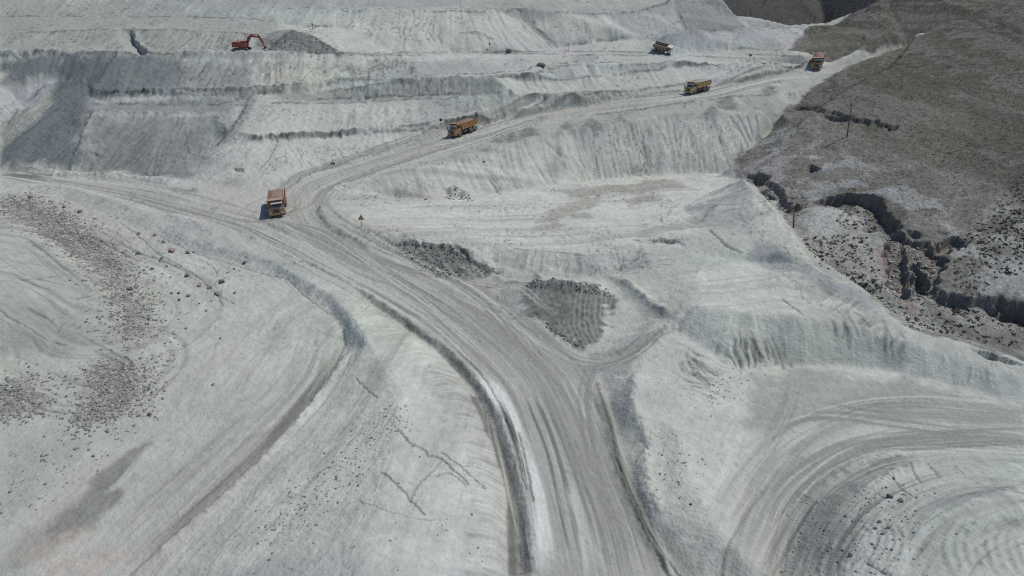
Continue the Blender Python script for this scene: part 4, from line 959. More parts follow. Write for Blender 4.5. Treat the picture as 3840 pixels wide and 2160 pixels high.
class MB:
    def __init__(s): s.bm = bmesh.new()
    def box(s, x0, x1, y0, y1, z0, z1, bevel=0.0, taper=None):
        vs = [s.bm.verts.new((x, y, z)) for z in (z0, z1) for y in (y0, y1) for x in (x0, x1)]
        if taper:
            cx, cy = (x0 + x1) / 2, (y0 + y1) / 2
            for v in vs[4:]: v.co.x = cx + (v.co.x - cx) * taper[0]; v.co.y = cy + (v.co.y - cy) * taper[1]
        fs = [s.bm.faces.new([vs[i] for i in f]) for f in ((0, 2, 3, 1), (4, 5, 7, 6), (0, 1, 5, 4), (2, 6, 7, 3), (0, 4, 6, 2), (1, 3, 7, 5))]
        if bevel: bmesh.ops.bevel(s.bm, geom=list({e for f in fs for e in f.edges}), offset=bevel, segments=1, affect='EDGES')
        return s
    def prism(s, pts, x0, x1, axis='x'):
        """outline extruded along an axis; outline is (y, z) for axis x, (x, z) for axis y"""
        mk = (lambda a, b, c: (c, a, b)) if axis == 'x' else (lambda a, b, c: (a, c, b))
        A = [s.bm.verts.new(mk(p[0], p[1], x0)) for p in pts]; B = [s.bm.verts.new(mk(p[0], p[1], x1)) for p in pts]
        s.bm.faces.new(A); s.bm.faces.new(B[::-1]); n = len(pts)
        for i in range(n): s.bm.faces.new((A[i], B[i], B[(i + 1) % n], A[(i + 1) % n]))
        return s
    def lathe(s, prof, cx, cy, cz, axis='x', seg=20):
        """profile of (offset along axis, radius) spun round the axis"""
        rings = []
        for k in range(seg):
            a = 2 * math.pi * k / seg; c, n = math.cos(a), math.sin(a); r_ = []
            for (o, r) in prof:
                p = {'x': (cx + o, cy + r * c, cz + r * n), 'y': (cx + r * c, cy + o, cz + r * n), 'z': (cx + r * c, cy + r * n, cz + o)}[axis]
                r_.append(s.bm.verts.new(p))
            rings.append(r_)
        for k in range(seg):
            a, b = rings[k], rings[(k + 1) % seg]
            for j in range(len(prof) - 1): s.bm.faces.new((a[j], a[j + 1], b[j + 1], b[j]))
        s.bm.faces.new([r[0] for r in rings]); s.bm.faces.new([r[-1] for r in rings][::-1])
        return s
    def bar(s, p, q, r, seg=8):
        p, q = Vector(p), Vector(q); d = (q - p); L = d.length; d.normalize()
        u = d.orthogonal().normalized(); w = d.cross(u); A, B = [], []
        for k in range(seg):
            a = 2 * math.pi * k / seg; o = u * math.cos(a) * r + w * math.sin(a) * r
            A.append(s.bm.verts.new(p + o)); B.append(s.bm.verts.new(q + o))
        for k in range(seg): s.bm.faces.new((A[k], A[(k + 1) % seg], B[(k + 1) % seg], B[k]))
        s.bm.faces.new(A[::-1]); s.bm.faces.new(B); return s
    def quad(s, *pts): s.bm.faces.new([s.bm.verts.new(p) for p in pts]); return s
    def build(s, name, mat, parent=None, smooth=False):
        bmesh.ops.recalc_face_normals(s.bm, faces=s.bm.faces[:])
        me = bpy.data.meshes.new(name); s.bm.to_mesh(me); s.bm.free()
        if smooth:
            for p in me.polygons: p.use_smooth = True
        me.materials.append(M[mat] if isinstance(mat, str) else mat)
        o = bpy.data.objects.new(name, me); scene.collection.objects.link(o)
        if parent is not None: o.parent = parent
        return o

def empty(name):
    o = bpy.data.objects.new(name, None); o.empty_display_size = .5; scene.collection.objects.link(o); return o
def tag(o, label, cat, group=None):
    o['label'] = label; o['category'] = cat
    if group: o['group'] = group
    return o

def ore_heap(name, mat, x0, x1, y0, y1, z0, h, seed):
    r = np.random.default_rng(seed); nx, ny = 15, 27; bm = bmesh.new(); g = []
    for j in range(ny):
        row = []
        for i in range(nx):
            a, b = i / (nx - 1), j / (ny - 1); e = min(1, 4 * min(a, 1 - a), 5 * min(b, 1 - b))
            z = z0 + h * (e ** .7) * (.55 + .45 * math.sin(math.pi * a)) * (.8 + .25 * math.sin(2.5 * b + seed)) + (r.random() - .5) * .16 * e
            row.append(bm.verts.new((x0 + (x1 - x0) * a, y0 + (y1 - y0) * b, z)))
        g.append(row)
    for j in range(ny - 1):
        for i in range(nx - 1): bm.faces.new((g[j][i], g[j][i + 1], g[j + 1][i + 1], g[j + 1][i]))
    lo = [bm.verts.new((x, y, z0 - .35)) for x, y in ((x0, y0), (x1, y0), (x1, y1), (x0, y1))]
    bm.faces.new([lo[0]] + g[0] + [lo[1]]); bm.faces.new([lo[1]] + [g[j][-1] for j in range(ny)] + [lo[2]]); bm.faces.new([lo[2]] + g[-1][::-1] + [lo[3]]); bm.faces.new([lo[3]] + [g[j][0] for j in range(ny - 1, -1, -1)] + [lo[0]]); bm.faces.new(lo[::-1])
    mb = MB(); mb.bm.free(); mb.bm = bm
    return mb.build(name, mat)

def wheel(t, x, y, w, r):
    s = 1 if x > 0 else -1
    h = MB().lathe([(-w / 2, r * .56), (-w / 2, r * .9), (-w / 2 + .07, r), (w / 2 - .07, r), (w / 2, r * .9), (w / 2, r * .56)], x, y, r, 'x', 22).build('wheel', 'tyre', t, True)
    MB().lathe([(s * w * .10, r * .57), (s * (w / 2 - .02), r * .57), (s * (w / 2 + .015), r * .50), (s * (w * .36), r * .42), (s * (w * .34), r * .2), (s * (w / 2 + .03), r * .16), (s * (w / 2 + .03), .02)], x, y, r, 'x', 18).build('rim', 'rim', h, True)

def mine_truck(body, cab, big=True):
    """three-axle tipper, front towards -Y, ground at z = 0"""
    t = empty('mine_truck')
    r = .70 if big else .56
    for (y, w, xx) in ((-2.75, .46, 1.36), (1.35, .92, 1.16), (2.85, .92, 1.16)):
        for s in (-1, 1): wheel(t, s * xx, y, w, r)
    MB().box(-.52, -.34, -3.9, 3.7, .95, 1.32).box(.34, .52, -3.9, 3.7, .95, 1.32).box(-.34, .34, -3.6, -3.2, .95, 1.25).box(-.34, .34, -.4, 0, .95, 1.25).box(-.34, .34, 2.0, 2.3, .95, 1.25).box(-1.1, 1.1, -2.87, -2.63, .58, .82).box(-.9, .9, 1.2, 1.5, .56, .84).box(-.9, .9, 2.7, 3.0, .56, .84).build('frame', 'steel', t)
    MB().box(.72, 1.42, -1.35, .25, .72, 1.38, .08).build('fuel_tank', 'steel', t)
    MB().box(-1.42, -.72, -1.35, .1, .74, 1.34, .08).build('air_tank', 'steel', t)
    # nose with grille, lamps, bumper
    MB().prism([(-4.22, 1.02), (-4.22, 1.92), (-4.05, 2.12), (-3.2, 2.12), (-3.2, 1.02)], -1.52, 1.52).build('nose', cab, t)
    g = MB().box(-.66, .60, -4.27, -4.215, 1.08, 1.86).build('grille', 'black', t)
    for k in range(5): MB().box(-.62, .56, -4.295, -4.265, 1.16 + .145 * k, 1.21 + .145 * k).build('slat', 'steel', g)
    for s in (-1, 1): MB().box(s * 1.12 - .24, s * 1.12 + .24, -4.27, -4.215, 1.14, 1.42, .02).build('headlight', 'lamp', t)
    MB().prism([(-4.45, .62), (-4.45, .98), (-4.2, 1.04), (-4.0, 1.04), (-4.0, .62)], -1.58, 1.58).build('bumper', cab, t)
    for s in (-1, 1): MB().prism([(-3.55, 1.25), (-3.45, 1.5), (-3.2, 1.64), (-2.3, 1.64), (-2.02, 1.5), (-1.9, 1.2), (-1.98, 1.2), (-2.08, 1.44), (-2.35, 1.56), (-3.15, 1.56), (-3.38, 1.44), (-3.47, 1.25)], min(s * 1.08, s * 1.6), max(s * 1.08, s * 1.6)).build('mudguard', cab, t)
    # cab, set over to the driver's side
    cb = MB().prism([(-3.95, 1.72), (-4.0, 2.16), (-3.72, 3.05), (-3.55, 3.16), (-2.1, 3.16), (-2.0, 3.05), (-2.0, 1.72)], -.78, 1.42).build('cab', cab, t)
    MB().quad((-.66, -3.995, 2.24), (1.30, -3.995, 2.24), (1.24, -3.765, 2.98), (-.60, -3.765, 2.98)).build('windscreen', 'glass', cb)
    for xx in (-.795, 1.435): MB().quad((xx, -3.55, 2.26), (xx, -2.35, 2.26), (xx, -2.4, 2.92), (xx, -3.4, 2.92)).build('side_window', 'glass', cb)
    MB().box(1.425, 1.45, -3.6, -2.3, 1.75, 2.22).build('door', cab, cb)
    MB().prism([(-4.12, 3.02), (-4.12, 3.10), (-3.6, 3.27), (-2.05, 3.27), (-2.05, 3.18), (-3.6, 3.18)], -.82, 1.46).build('visor', 'visor', cb)
    for s in (-1, 1):
        xx = 1.72 if s > 0 else -1.66
        mb = MB().bar((xx - s * .32, -3.8, 2.5), (xx, -4.02, 2.72), .025).bar((xx - s * .32, -3.8, 2.1), (xx, -4.02, 2.1), .025)
        mr = mb.bar((xx, -4.02, 2.1), (xx, -4.02, 2.72), .02, 5).bar((xx - s * .32, -3.8, 2.1), (xx - s * .32, -3.8, 2.5), .02, 5).build('mirror_arm', 'black', t); MB().box(xx - .10, xx + .10, -4.08, -3.98, 2.05, 2.72, .02).build('mirror', 'black', mr)
    mb = MB()
    for (a, b) in (((-1.48, -4.05, 2.12), (-1.48, -4.05, 2.95)), ((-1.48, -3.2, 2.12), (-1.48, -3.2, 2.95)), ((-.9, -4.05, 2.12), (-.9, -4.05, 2.95)), ((-1.48, -4.05, 2.95), (-1.48, -3.2, 2.95)), ((-1.48, -4.05, 2.95), (-.9, -4.05, 2.95))): mb.bar(a, b, .025, 6)
    mb.build('handrail', body, t)
    MB().bar((-1.15, -2.5, 1.7), (-1.15, -2.5, 3.1), .09).build('exhaust', 'steel', t)
    MB().box(-.95, -.2, -2.5, -2.0, 1.6, 2.5, .05).build('air_cleaner', 'steel', t)
    # tipping body
    W_, th = 1.62, .11
    mb = MB()
    mb.prism([(-1.72, 1.62), (3.35, 1.62), (4.32, 2.05), (4.32, 2.18), (3.3, 1.76), (-1.72, 1.76)], -W_ + th, W_ - th)
    for s in (-1, 1):
        mb.prism([(-1.82, 1.66), (3.38, 1.66), (4.32, 2.06), (4.36, 3.26), (-1.82, 3.36)], min(s * (W_ - th), s * W_), max(s * (W_ - th), s * W_))
        mb.box(min(s * (W_ - .02), s * (W_ + .09)), max(s * (W_ - .02), s * (W_ + .09)), -1.82, 4.34, 3.17, 3.31)
        mb.box(min(s * (W_ - .02), s * (W_ + .06)), max(s * (W_ - .02), s * (W_ + .06)), -1.80, 3.40, 1.70, 1.86)
    mb.prism([(-1.84, 1.66), (-1.96, 3.38), (-1.84, 3.38), (-1.72, 1.66)], -W_, W_)
    db = mb.build('dump_body', body, t)
    for s in (-1, 1):
        for k in range(8):
            y = -1.70 + k * .80
            zb = 1.865 if y < 3.2 else 2.2
            MB().box(min(s * (W_ + .003), s * (W_ + .10)), max(s * (W_ + .003), s * (W_ + .10)), y - .085, y + .085, zb, 3.165).build('rib', body, db)
    if big:
        cp = MB().prism([(-1.96, 3.28), (-3.75, 3.62), (-3.80, 3.72), (-3.72, 3.74), (-1.90, 3.40)], -W_, W_)
        for s in (-1, 1): cp.prism([(-1.96, 2.75), (-1.96, 3.30), (-3.4, 3.56), (-3.4, 3.48)], min(s * (W_ - .1), s * W_), max(s * (W_ - .1), s * W_))
        cn = cp.build('canopy', body, t)
        for k in range(3): MB().prism([(-1.97, 3.12), (-1.97, 3.27), (-3.6, 3.585), (-3.6, 3.49)], -1.0 + k * 1.0 - .05, -1.0 + k * 1.0 + .05).build('canopy_rib', body, cn)
    MB().bar((0, -1.2, 1.2), (0, .6, 1.7), .12).build('hoist_cylinder', 'steel', t)
    for s in (-1, 1): MB().box(s * 1.15 - .4, s * 1.15 + .4, 3.73, 3.76, .5, 1.2).build('mudflap', 'black', t)
    return t

def settle(o, x, y, hx, hy, fl=2.9, fw=1.2, extra=0.0):
    """stand a machine on the ground with its front (-Y) towards (hx, hy)"""
    h = math.hypot(hx, hy); hx /= h; hy /= h
    f = Vector((hx, hy, 0)); l = Vector((-hy, hx, 0))
    def gz(p): return float(ground_z(p.x, p.y)[0])
    c = Vector((x, y, 0))
    q = [c + f * fl + l * fw, c + f * fl - l * fw, c - f * fl + l * fw, c - f * fl - l * fw]
    z = [gz(p) for p in q]
    fz = ((z[0] + z[1]) - (z[2] + z[3])) / 2 / (2 * fl); lz = ((z[0] + z[2]) - (z[1] + z[3])) / 2 / (2 * fw)
    fwd = Vector((hx, hy, fz)).normalized(); lat = Vector((l.x, l.y, lz)); up = fwd.cross(lat).normalized()
    lat = up.cross(fwd).normalized()
    o.matrix_world = Matrix(((-lat.x * -1, -fwd.x, up.x, x), (-lat.y * -1, -fwd.y, up.y, y), (-lat.z * -1, -fwd.z, up.z, sum(z) / 4 + extra), (0, 0, 0, 1)))
    return o.matrix_world.copy()

TRUCKS = [
 ((699,547), (.24, -.97), 'orange', 'orange', 'ore', 'orange mine truck loaded with red-brown ore at the road bend', 'red-brown ore heaped in the truck at the road bend', 1.0),
 ((1139,347), (-.66, -.75), 'orange', 'orange', 'ore', 'orange mine truck with ribbed body driving down the middle of the haul road', 'red-brown ore heaped in the truck midway down the haul road', 1.0),
 ((1731,238), (-.80, -.60), 'ochre', 'ochre', 'greyore', 'dusty ochre mine truck climbing past the pale embankment below the brown hill', 'grey ore heaped in the dusty ochre truck above the embankment', 1.0),
 ((2053,177), (-.42, -.90), 'orange', 'orange', 'ore', 'mine truck seen head-on where the road meets the brown hill', 'dark ore in the truck beside the brown hill', 1.0),
 ((1690,137), (.86, -.50), 'brown', 'cabwhite', None, 'small tipper with white cab and brown body on the far bench', None, .78),
]
for k, (uv, hd, bodym, cabm, orem, lab, olab, sc) in enumerate(TRUCKS):
    p = sight([uv])[0]; n = math.hypot(*hd); hx, hy = hd[0] / n, hd[1] / n
    t = mine_truck(bodym, cabm, sc == 1.0)
    tag(t, lab, 'truck', 'trucks on the haul road' if sc == 1.0 else None)
    mw = settle(t, p[0] - hx * 4.2 * sc, p[1] - hy * 4.2 * sc, hx, hy, 2.8 * sc, 1.2 * sc)
    t.matrix_world = mw @ Matrix.Scale(sc, 4)
    if orem:
        oh = ore_heap('ore_load', orem, -1.49, 1.49, -1.80, 3.9, 2.95, .75, k + 3); oh.matrix_world = mw @ Matrix.Scale(sc, 4)
        tag(oh, olab, 'ore', 'ore loads in the trucks')

# ------------------------------------------------------------------ excavator, arm towards +X
def excavator():
    t = empty('excavator')
    for s in (-1, 1):
        y0, y1 = sorted((s * 1.05, s * 1.65))
        n = 10; pts = [(-1.75 + .5 * math.cos(a), .52 + .5 * math.sin(a)) for a in np.linspace(math.pi / 2, 1.5 * math.pi, n)] + [(1.75 + .5 * math.cos(a), .52 + .5 * math.sin(a)) for a in np.linspace(-math.pi / 2, math.pi / 2, n)]
        tr_ = MB().prism(pts, y0, y1, 'y').build('crawler_track', 'track', t)
        for k in range(14): MB().box(-1.8 + k * .27, -1.66 + k * .27, y0 - .02, y1 + .02, 1.021, 1.06).build('track_shoe', 'track', tr_)
        for k in range(5): MB().lathe([(-.03, .03), (-.03, .2), (.03, .2), (.03, .03)], -1.4 + .7 * k, s * 1.67, .45, 'y', 12).build('track_roller', 'steel', tr_)
    MB().box(-1.2, 1.2, -1.05, 1.05, .45, .95).lathe([(.95, .75), (1.18, .75)], 0, 0, 0, 'z', 20).build('carbody', 'steel', t)
    h = MB().prism([(-2.75, 1.2), (-2.85, 1.5), (-2.85, 2.7), (-2.6, 2.95), (.2, 2.95), (.35, 2.6), (1.5, 2.3), (1.5, 1.2)], -1.48, 1.48, 'y').build('house', 'red', t)
    for (a, b) in ((-2.2, -1.45), (-1.3, -.55), (-.42, .1)): MB().box(a, b, -1.505, -1.485, 1.45, 2.65).build('side_panel', 'darkred', h)
    MB().prism([(-2.95, 1.15), (-3.05, 1.5), (-3.05, 2.45), (-2.9, 2.6), (-2.86, 2.6), (-2.86, 1.15)], -1.5, 1.5, 'y').build('counterweight', 'darkred', t)
    MB().bar((-1.6, .4, 2.9), (-1.6, .4, 3.5), .09).build('exhaust', 'steel', t)
    c = MB().prism([(.25, 1.5), (.25, 3.1), (.4, 3.25), (1.55, 3.25), (1.85, 2.4), (1.8, 1.5)], -1.46, -.35, 'y').build('cab', 'red', t)
    MB().box(.45, 1.4, -1.475, -1.462, 2.2, 3.1).build('side_window', 'glass', c); MB().quad((1.865, -1.36, 2.3), (1.865, -.45, 2.3), (1.60, -.45, 3.15), (1.60, -1.36, 3.15)).build('windscreen', 'glass', c)
    bo = MB().prism([(1.05, 1.75), (1.0, 2.25), (2.2, 4.15), (3.1, 4.95), (3.7, 5.05), (6.1, 4.62), (6.25, 4.3), (6.0, 4.15), (3.75, 4.3), (3.15, 4.0), (1.6, 1.95)], -.05, .42, 'y').build('boom', 'red', t)
    MB().bar((1.55, .62, 1.7), (3.05, .62, 4.2), .12).bar((1.55, -.25, 1.7), (3.05, -.25, 4.2), .12).build('boom_cylinder', 'red', bo)
    MB().bar((3.3, .18, 5.15), (5.2, .18, 5.25), .12).bar((5.2, .18, 5.25), (6.0, .18, 5.22), .07).build('arm_cylinder', 'red', bo)
    ar = MB().prism([(5.75, 5.25), (6.1, 5.3), (6.55, 4.6), (7.75, 2.0), (7.45, 1.9), (6.1, 3.95)], 0.0, .38, 'y').build('arm', 'red', t)
    MB().bar((6.5, .19, 4.75), (7.55, .19, 2.85), .09).build('bucket_cylinder', 'red', ar)
    b = MB().prism([(7.35, 2.1), (7.85, 2.0), (8.15, 1.45), (8.05, .85), (7.55, .55), (6.95, .6), (6.9, .72), (7.45, .8), (7.7, 1.1), (7.6, 1.5)], -.5, .88, 'y').build('bucket', 'track', t)
    for k in range(5): MB().box(6.72, 6.96, -.45 + k * .3, -.33 + k * .3, .56, .68).build('tooth', 'steel', b)
    return t
ex = excavator(); p = sight([(603,137)])[0]
xx, yy = p[0], p[1] + 3.6
ex.matrix_world = Matrix.Translation((xx, yy, float(ground_z(xx, yy)[0]) - .02)) @ Matrix.Rotation(math.radians(-7), 4, 'Z') @ Matrix.Scale(.9, 4)
tag(ex, 'red crawler excavator digging at the dark spoil heap', 'excavator')

# ------------------------------------------------------------------ posts, poles, sign
def post(uv, hpx, label, head=None, name='marker_post', cat='post', group='marker posts along the benches', lean=(0, 0)):
    p = sight([uv])[0]; dist = CP * p[1] + SP * (CAMZ - p[2]); h = hpx * dist / FPX / .93
    z = float(ground_z(p[0], p[1])[0]); t = empty(name); t.location = (p[0], p[1], z - .05); t.rotation_euler = (lean[0], lean[1], 0)
    r = .06
    MB().bar((0, 0, -.2), (0, 0, h), r, 7).build('shaft', 'post', t)
    if head == 'ball': MB().lathe([(-.32, .05), (-.22, .24), (0, .32), (.22, .24), (.32, .05)], 0, 0, h, 'z', 10).build('head', 'head', t, True)
    if head == 'plate': MB().box(-.38, .38, -.05, .05, h - .5, h + .15, .03).build('head', 'head', t)
    if head == 'base': MB().box(-.5, .5, -.35, .35, -.1, .35, .08).build('base', 'head', t)
    MB().lathe([(-.2, .28), (.06, .22)], 0, 0, 0, 'z', 8).build('footing', 'post', t)
    tag(t, label, cat, group); return t
post((493,47), 11, 'thin grey post on the bench at upper left')
post((748,71), 11, 'thin grey post just above the dark spoil heap')
post((787,75), 12, 'post with round dark head right of the dark spoil heap', 'ball')
post((1160,28), 32, 'tall thin post at the top edge above the far benches')
post((1232,127), 14, 'post with round dark head at the foot of the far benches', 'ball')
post((1430,130), 20, 'thin post beside the bench road left of the white-cab tipper')
post((838,420), 21, 'roadside post with dark base at the road bend', 'base')
post((1110,326), 24, 'roadside post with dark plate just left of the middle truck', 'plate')
post((1663,241), 14, 'thin roadside post left of the dusty ochre truck')
post((1886,152), 13, 'post with dark plate on the bank left of the head-on truck', 'plate')
post((1992,160), 9, 'short roadside post near the head-on truck')

def power_pole(uv, hpx, arms, label, lean):
    p = sight([uv])[0]; dist = CP * p[1] + SP * (CAMZ - p[2]); h = hpx * dist / FPX / .93
    z = float(ground_z(p[0], p[1])[0]); t = empty('power_pole'); t.location = (p[0], p[1], z); t.rotation_euler = (0, lean, 0)
    MB().lathe([(-.5, .19), (h, .11)], 0, 0, 0, 'z', 9).build('pole', 'wood', t)
    if arms:
        a = MB().box(-.9, .9, -.06, .06, h - .75, h - .62).build('crossarm', 'wood', t)
        for x in (-.8, .8): MB().lathe([(0, .04), (.05, .09), (.2, .07), (.24, .02)], x, 0, h - .62, 'z', 8).build('insulator', 'ceramic', a)
        MB().lathe([(0, .04), (.05, .09), (.2, .07), (.24, .02)], 0, 0, h, 'z', 8).build('insulator', 'ceramic', t)
    return tag(t, label, 'pole')
power_pole((2130,347), 80, True, 'tall leaning wooden power pole on the brown hillside', -.10)
power_pole((1996,573), 54, False, 'short bare wooden pole beside the spoil ridge and ravine', -.18)

p = sight([(910,571)])[0]
t = empty('warning_sign'); t.location = (p[0], p[1], float(ground_z(p[0], p[1])[0])); t.rotation_euler = (0, .03, .12)
MB().bar((0, 0, -.2), (0, 0, 2.05), .055).build('post', 'post', t)
pl = MB().prism([(-.62, 1.55), (.62, 1.55), (0, 2.66)], -.09, -.06, 'y').build('plate', 'signred', t)
MB().prism([(-.36, 1.70), (.36, 1.70), (0, 2.34)], -.105, -.092, 'y').build('field', 'signyellow', pl)
MB().box(-.05, .05, -.125, -.107, 1.86, 2.14).box(-.05, .05, -.125, -.107, 1.74, 1.81).build('symbol', 'black', pl)
MB().box(-.22, .22, -.22, .22, -.1, .12, .03).build('footing', 'greyore', t)
tag(t, 'red triangular warning sign on a post inside the road bend', 'sign')

# ------------------------------------------------------------------ boulders
def rock_material(name, c):
    m = bpy.data.materials.new(name); m.use_nodes = True; nt = m.node_tree; bs = nt.nodes['Principled BSDF']; L = nt.links.new
    bs.inputs['Roughness'].default_value = .95; bs.inputs['Specular IOR Level'].default_value = .1
    g = nt.nodes.new('ShaderNodeNewGeometry'); n = nt.nodes.new('ShaderNodeTexNoise'); n.inputs['Scale'].default_value = 2.5; n.inputs['Detail'].default_value = 7
    cr = nt.nodes.new('ShaderNodeValToRGB'); cr.color_ramp.elements[0].position = .3; cr.color_ramp.elements[0].color = (*[k * .6 for k in c], 1); cr.color_ramp.elements[1].position = .7; cr.color_ramp.elements[1].color = (*[min(1, k * 1.35) for k in c], 1)
    L(g.outputs['Position'], n.inputs['Vector']); L(n.outputs['Fac'], cr.inputs[0]); L(cr.outputs[0], bs.inputs['Base Color']); return m
MR = dict(grey=rock_material('grey_boulder', (.20, .205, .20)), pink=rock_material('pinkish_boulder', (.27, .205, .185)), dark=rock_material('dark_boulder', (.12, .125, .122)), pale=rock_material('pale_boulder', (.34, .345, .335)))
def rock_mesh(seed, sub=2):
    r = np.random.default_rng(seed); bm = bmesh.new(); bmesh.ops.create_icosphere(bm, subdivisions=sub, radius=1)
    pl_ = [(Vector(r.normal(size=3)).normalized(), .55 + .35 * r.random()) for _ in range(9)]
    for v in bm.verts:
        for n, d in pl_:
            k = v.co.dot(n)
            if k > d: v.co -= n * (k - d)
        v.co *= 1 + .05 * (r.random() - .5)
        v.co.z *= .78
    me = bpy.data.meshes.new('boulder'); bm.to_mesh(me); bm.free(); return me
RM = [rock_mesh(300 + k) for k in range(6)]
BL = [  # (x, y in full-size sighting), size px, material, label
 (581,878,20,'pink','pinkish rock nearest the berm crest, above the scattered boulders'), (615,908,18,'grey','grey boulder on the pale flat just above the biggest pinkish boulder'), (647,938,29,'pink','biggest pinkish boulder on the pale flat below the berm'),
 (704,944,22,'grey','left one of two grey boulders side by side under the berm'), (727,942,17,'grey','right one of two grey boulders side by side under the berm'), (520,946,20,'dark','dark pointed rock left of the biggest pinkish boulder'),
 (609,966,16,'grey','upper one of two touching rocks at the edge of the rubble'), (604,976,18,'pink','lower one of two touching rocks at the edge of the rubble'), (703,1031,20,'dark','flat dark boulder alone in the middle of the pale flat'),
 (832,1054,25,'dark','dark boulder farthest right of the crack on the pale flat'), (747,1069,19,'pink','small pinkish boulder left of the red-brown boulder by the crack'), (785,1072,25,'pink','red-brown blocky boulder beside the crack'),
 (815,1097,26,'grey','grey wedge boulder on the crack line'), (880,1097,17,'grey','grey boulder right of the wedge boulder at the crack'), (918,983,18,'dark','dark boulder close under the berm at right'), (879,1009,12,'grey','small grey rock above the crack, below the berm'),
 (572,1007,16,'dark','small dark rock at the inner edge of the rubble, left of a pair'), (626,998,12,'dark','left one of three small dark rocks in a row on the flat'), (659,996,10,'dark','right one of three small dark rocks in a row on the flat'), (709,1105,18,'grey','grey rock low on the flat among small chips'), (643,1097,12,'dark','small dark rock at the right fringe of the rubble'), (670,1096,14,'dark','middle small rock of the cluster at the rubble fringe'), (673,1122,16,'dark','lowest dark rock of the cluster at the rubble fringe'), (523,873,16,'pink','small pinkish rock by the upper end of the crack'), (854,1022,11,'grey','grey rock between the berm and the crack bend'), (793,1128,8,'dark','tiny dark rock just below the wedge boulder'), (540,1011,12,'grey','small grey rock at the rubble edge below the touching pair'), (640,1040,9,'grey','tiny grey rock in the middle of the pale flat'),
 (748,1138,12,'grey','small grey rock below the chips on the flat'), (775,1165,12,'pink','small pinkish rock lowest of those beside the rubble'), (826,1268,10,'dark','small dark rock alone at the bend of the lower track'), (700,1230,14,'pink','small pinkish rock between the rubble band and the lower track'), (560,1190,16,'grey','grey rock at the lower tip of the rubble band'),
 (487,1080,24,'dark','dark slab lying in the middle of the rubble band'), (115,735,22,'pink','pinkish boulder at the top of the rubble near the berm'), (240,772,18,'pink','pinkish boulder on the upper edge of the rubble band'), (300,790,20,'grey','grey boulder on the upper edge of the rubble band'), (560,1550,22,'dark','dark boulder at the foot of the lower rubble patch'), (349,1708,12,'dark','lone dark rock beside the wet patch'), (800,1440,13,'grey','lone rock on the lower track flat'),
 (3337,1858,30,'dark','largest dark boulder on the dozed mound at lower right'), (3376,1873,22,'dark','long dark rock right of the largest boulder on the dozed mound'), (3348,1796,14,'grey','grey rock above the largest boulder on the dozed mound'), (3324,1826,11,'dark','tiny dark rock left of the largest boulder on the dozed mound'),
 (3276,1983,14,'dark','dark rock at the left of the cluster below the largest boulder'), (3309,2001,16,'dark','lower dark rock of the cluster above the curved grooves'), (3331,1976,17,'dark','right dark rock of the cluster above the curved grooves'), (3298,1954,18,'pink','pinkish rock at the top of the cluster above the curved grooves'), (3170,1931,12,'dark','small dark rock high on the shaded left flank of the dozed mound'), (3091,1987,11,'dark','small dark rock farthest left on the shaded flank of the dozed mound'), (3189,2081,20,'dark','dark rock near the bottom edge left of the curved grooves'), (3142,2103,11,'dark','tiny dark rock lowest on the shaded flank of the dozed mound'), (3390,1815,9,'dark','tiny dark rock right of the grey rock on the dozed mound'),
 (1907,190,26,'dark','low dark heap of rock at the foot of the far benches'), (2029,242,26,'dark','tilted dark slab lying by the bench track'), (1596,746,12,'dark','small dark rock on the slope above the basin corner'), (1815,600,10,'dark','lone dark rock on the embankment under the road'), (2590,1890,12,'dark','lone dark rock on the pale pad right of the drain'),
]
pos = sight([(b[0] / 1.4907, (b[1] + b[2] * .25) / 1.4907) for b in BL])
for k, ((sx_, sy_, px, mt, lab), p) in enumerate(zip(BL, pos)):
    dist = CP * p[1] + SP * (CAMZ - p[2]); sz = px * dist / (FPX * 1.4907) * .47
    me = RM[k % 6].copy(); me.materials.append(MR[mt])
    o = bpy.data.objects.new('boulder', me); scene.collection.objects.link(o)
    r = np.random.default_rng(900 + k)
    o.location = (p[0], p[1], float(ground_z(p[0], p[1])[0]) + sz * .32)
    el = 1.5 if 'slab' in lab or 'long' in lab else 1.0
    o.scale = (sz * el * (.9 + .3 * r.random()), sz * (.85 + .3 * r.random()), sz * (.8 + .25 * r.random()) / el)
    o.rotation_euler = (r.random() * .4, r.random() * .4, r.random() * 6.28)
    tag(o, lab, 'rock', 'loose rocks on the pale flat' if sx_ < 1200 else 'rocks on the dozed mound' if sx_ > 3000 else None)

# ------------------------------------------------------------------ rubble and scrub (uncountable)
def scatter_poly(uv, n, seed, dens=None):
    P = world(uv); r = np.random.default_rng(seed); lo, hi = P.min(0), P.max(0); out = []
    while len(out) < n:
        q = lo + r.random((n * 4, 2)) * (hi - lo); Q = np.vstack([P, P[:1]]); inn = np.zeros(len(q), bool)
        for a, b in zip(Q[:-1], Q[1:]):
            if abs(a[1] - b[1]) > 1e-9:
                c = (a[1] > q[:, 1]) != (b[1] > q[:, 1]); inn ^= c & (q[:, 0] < a[0] + (q[:, 1] - a[1]) * (b[0] - a[0]) / (b[1] - a[1]))
        q = q[inn]
        if dens is not None: q = q[r.random(len(q)) < dens(q)]
        out.extend(q.tolist())
    return np.array(out[:n])

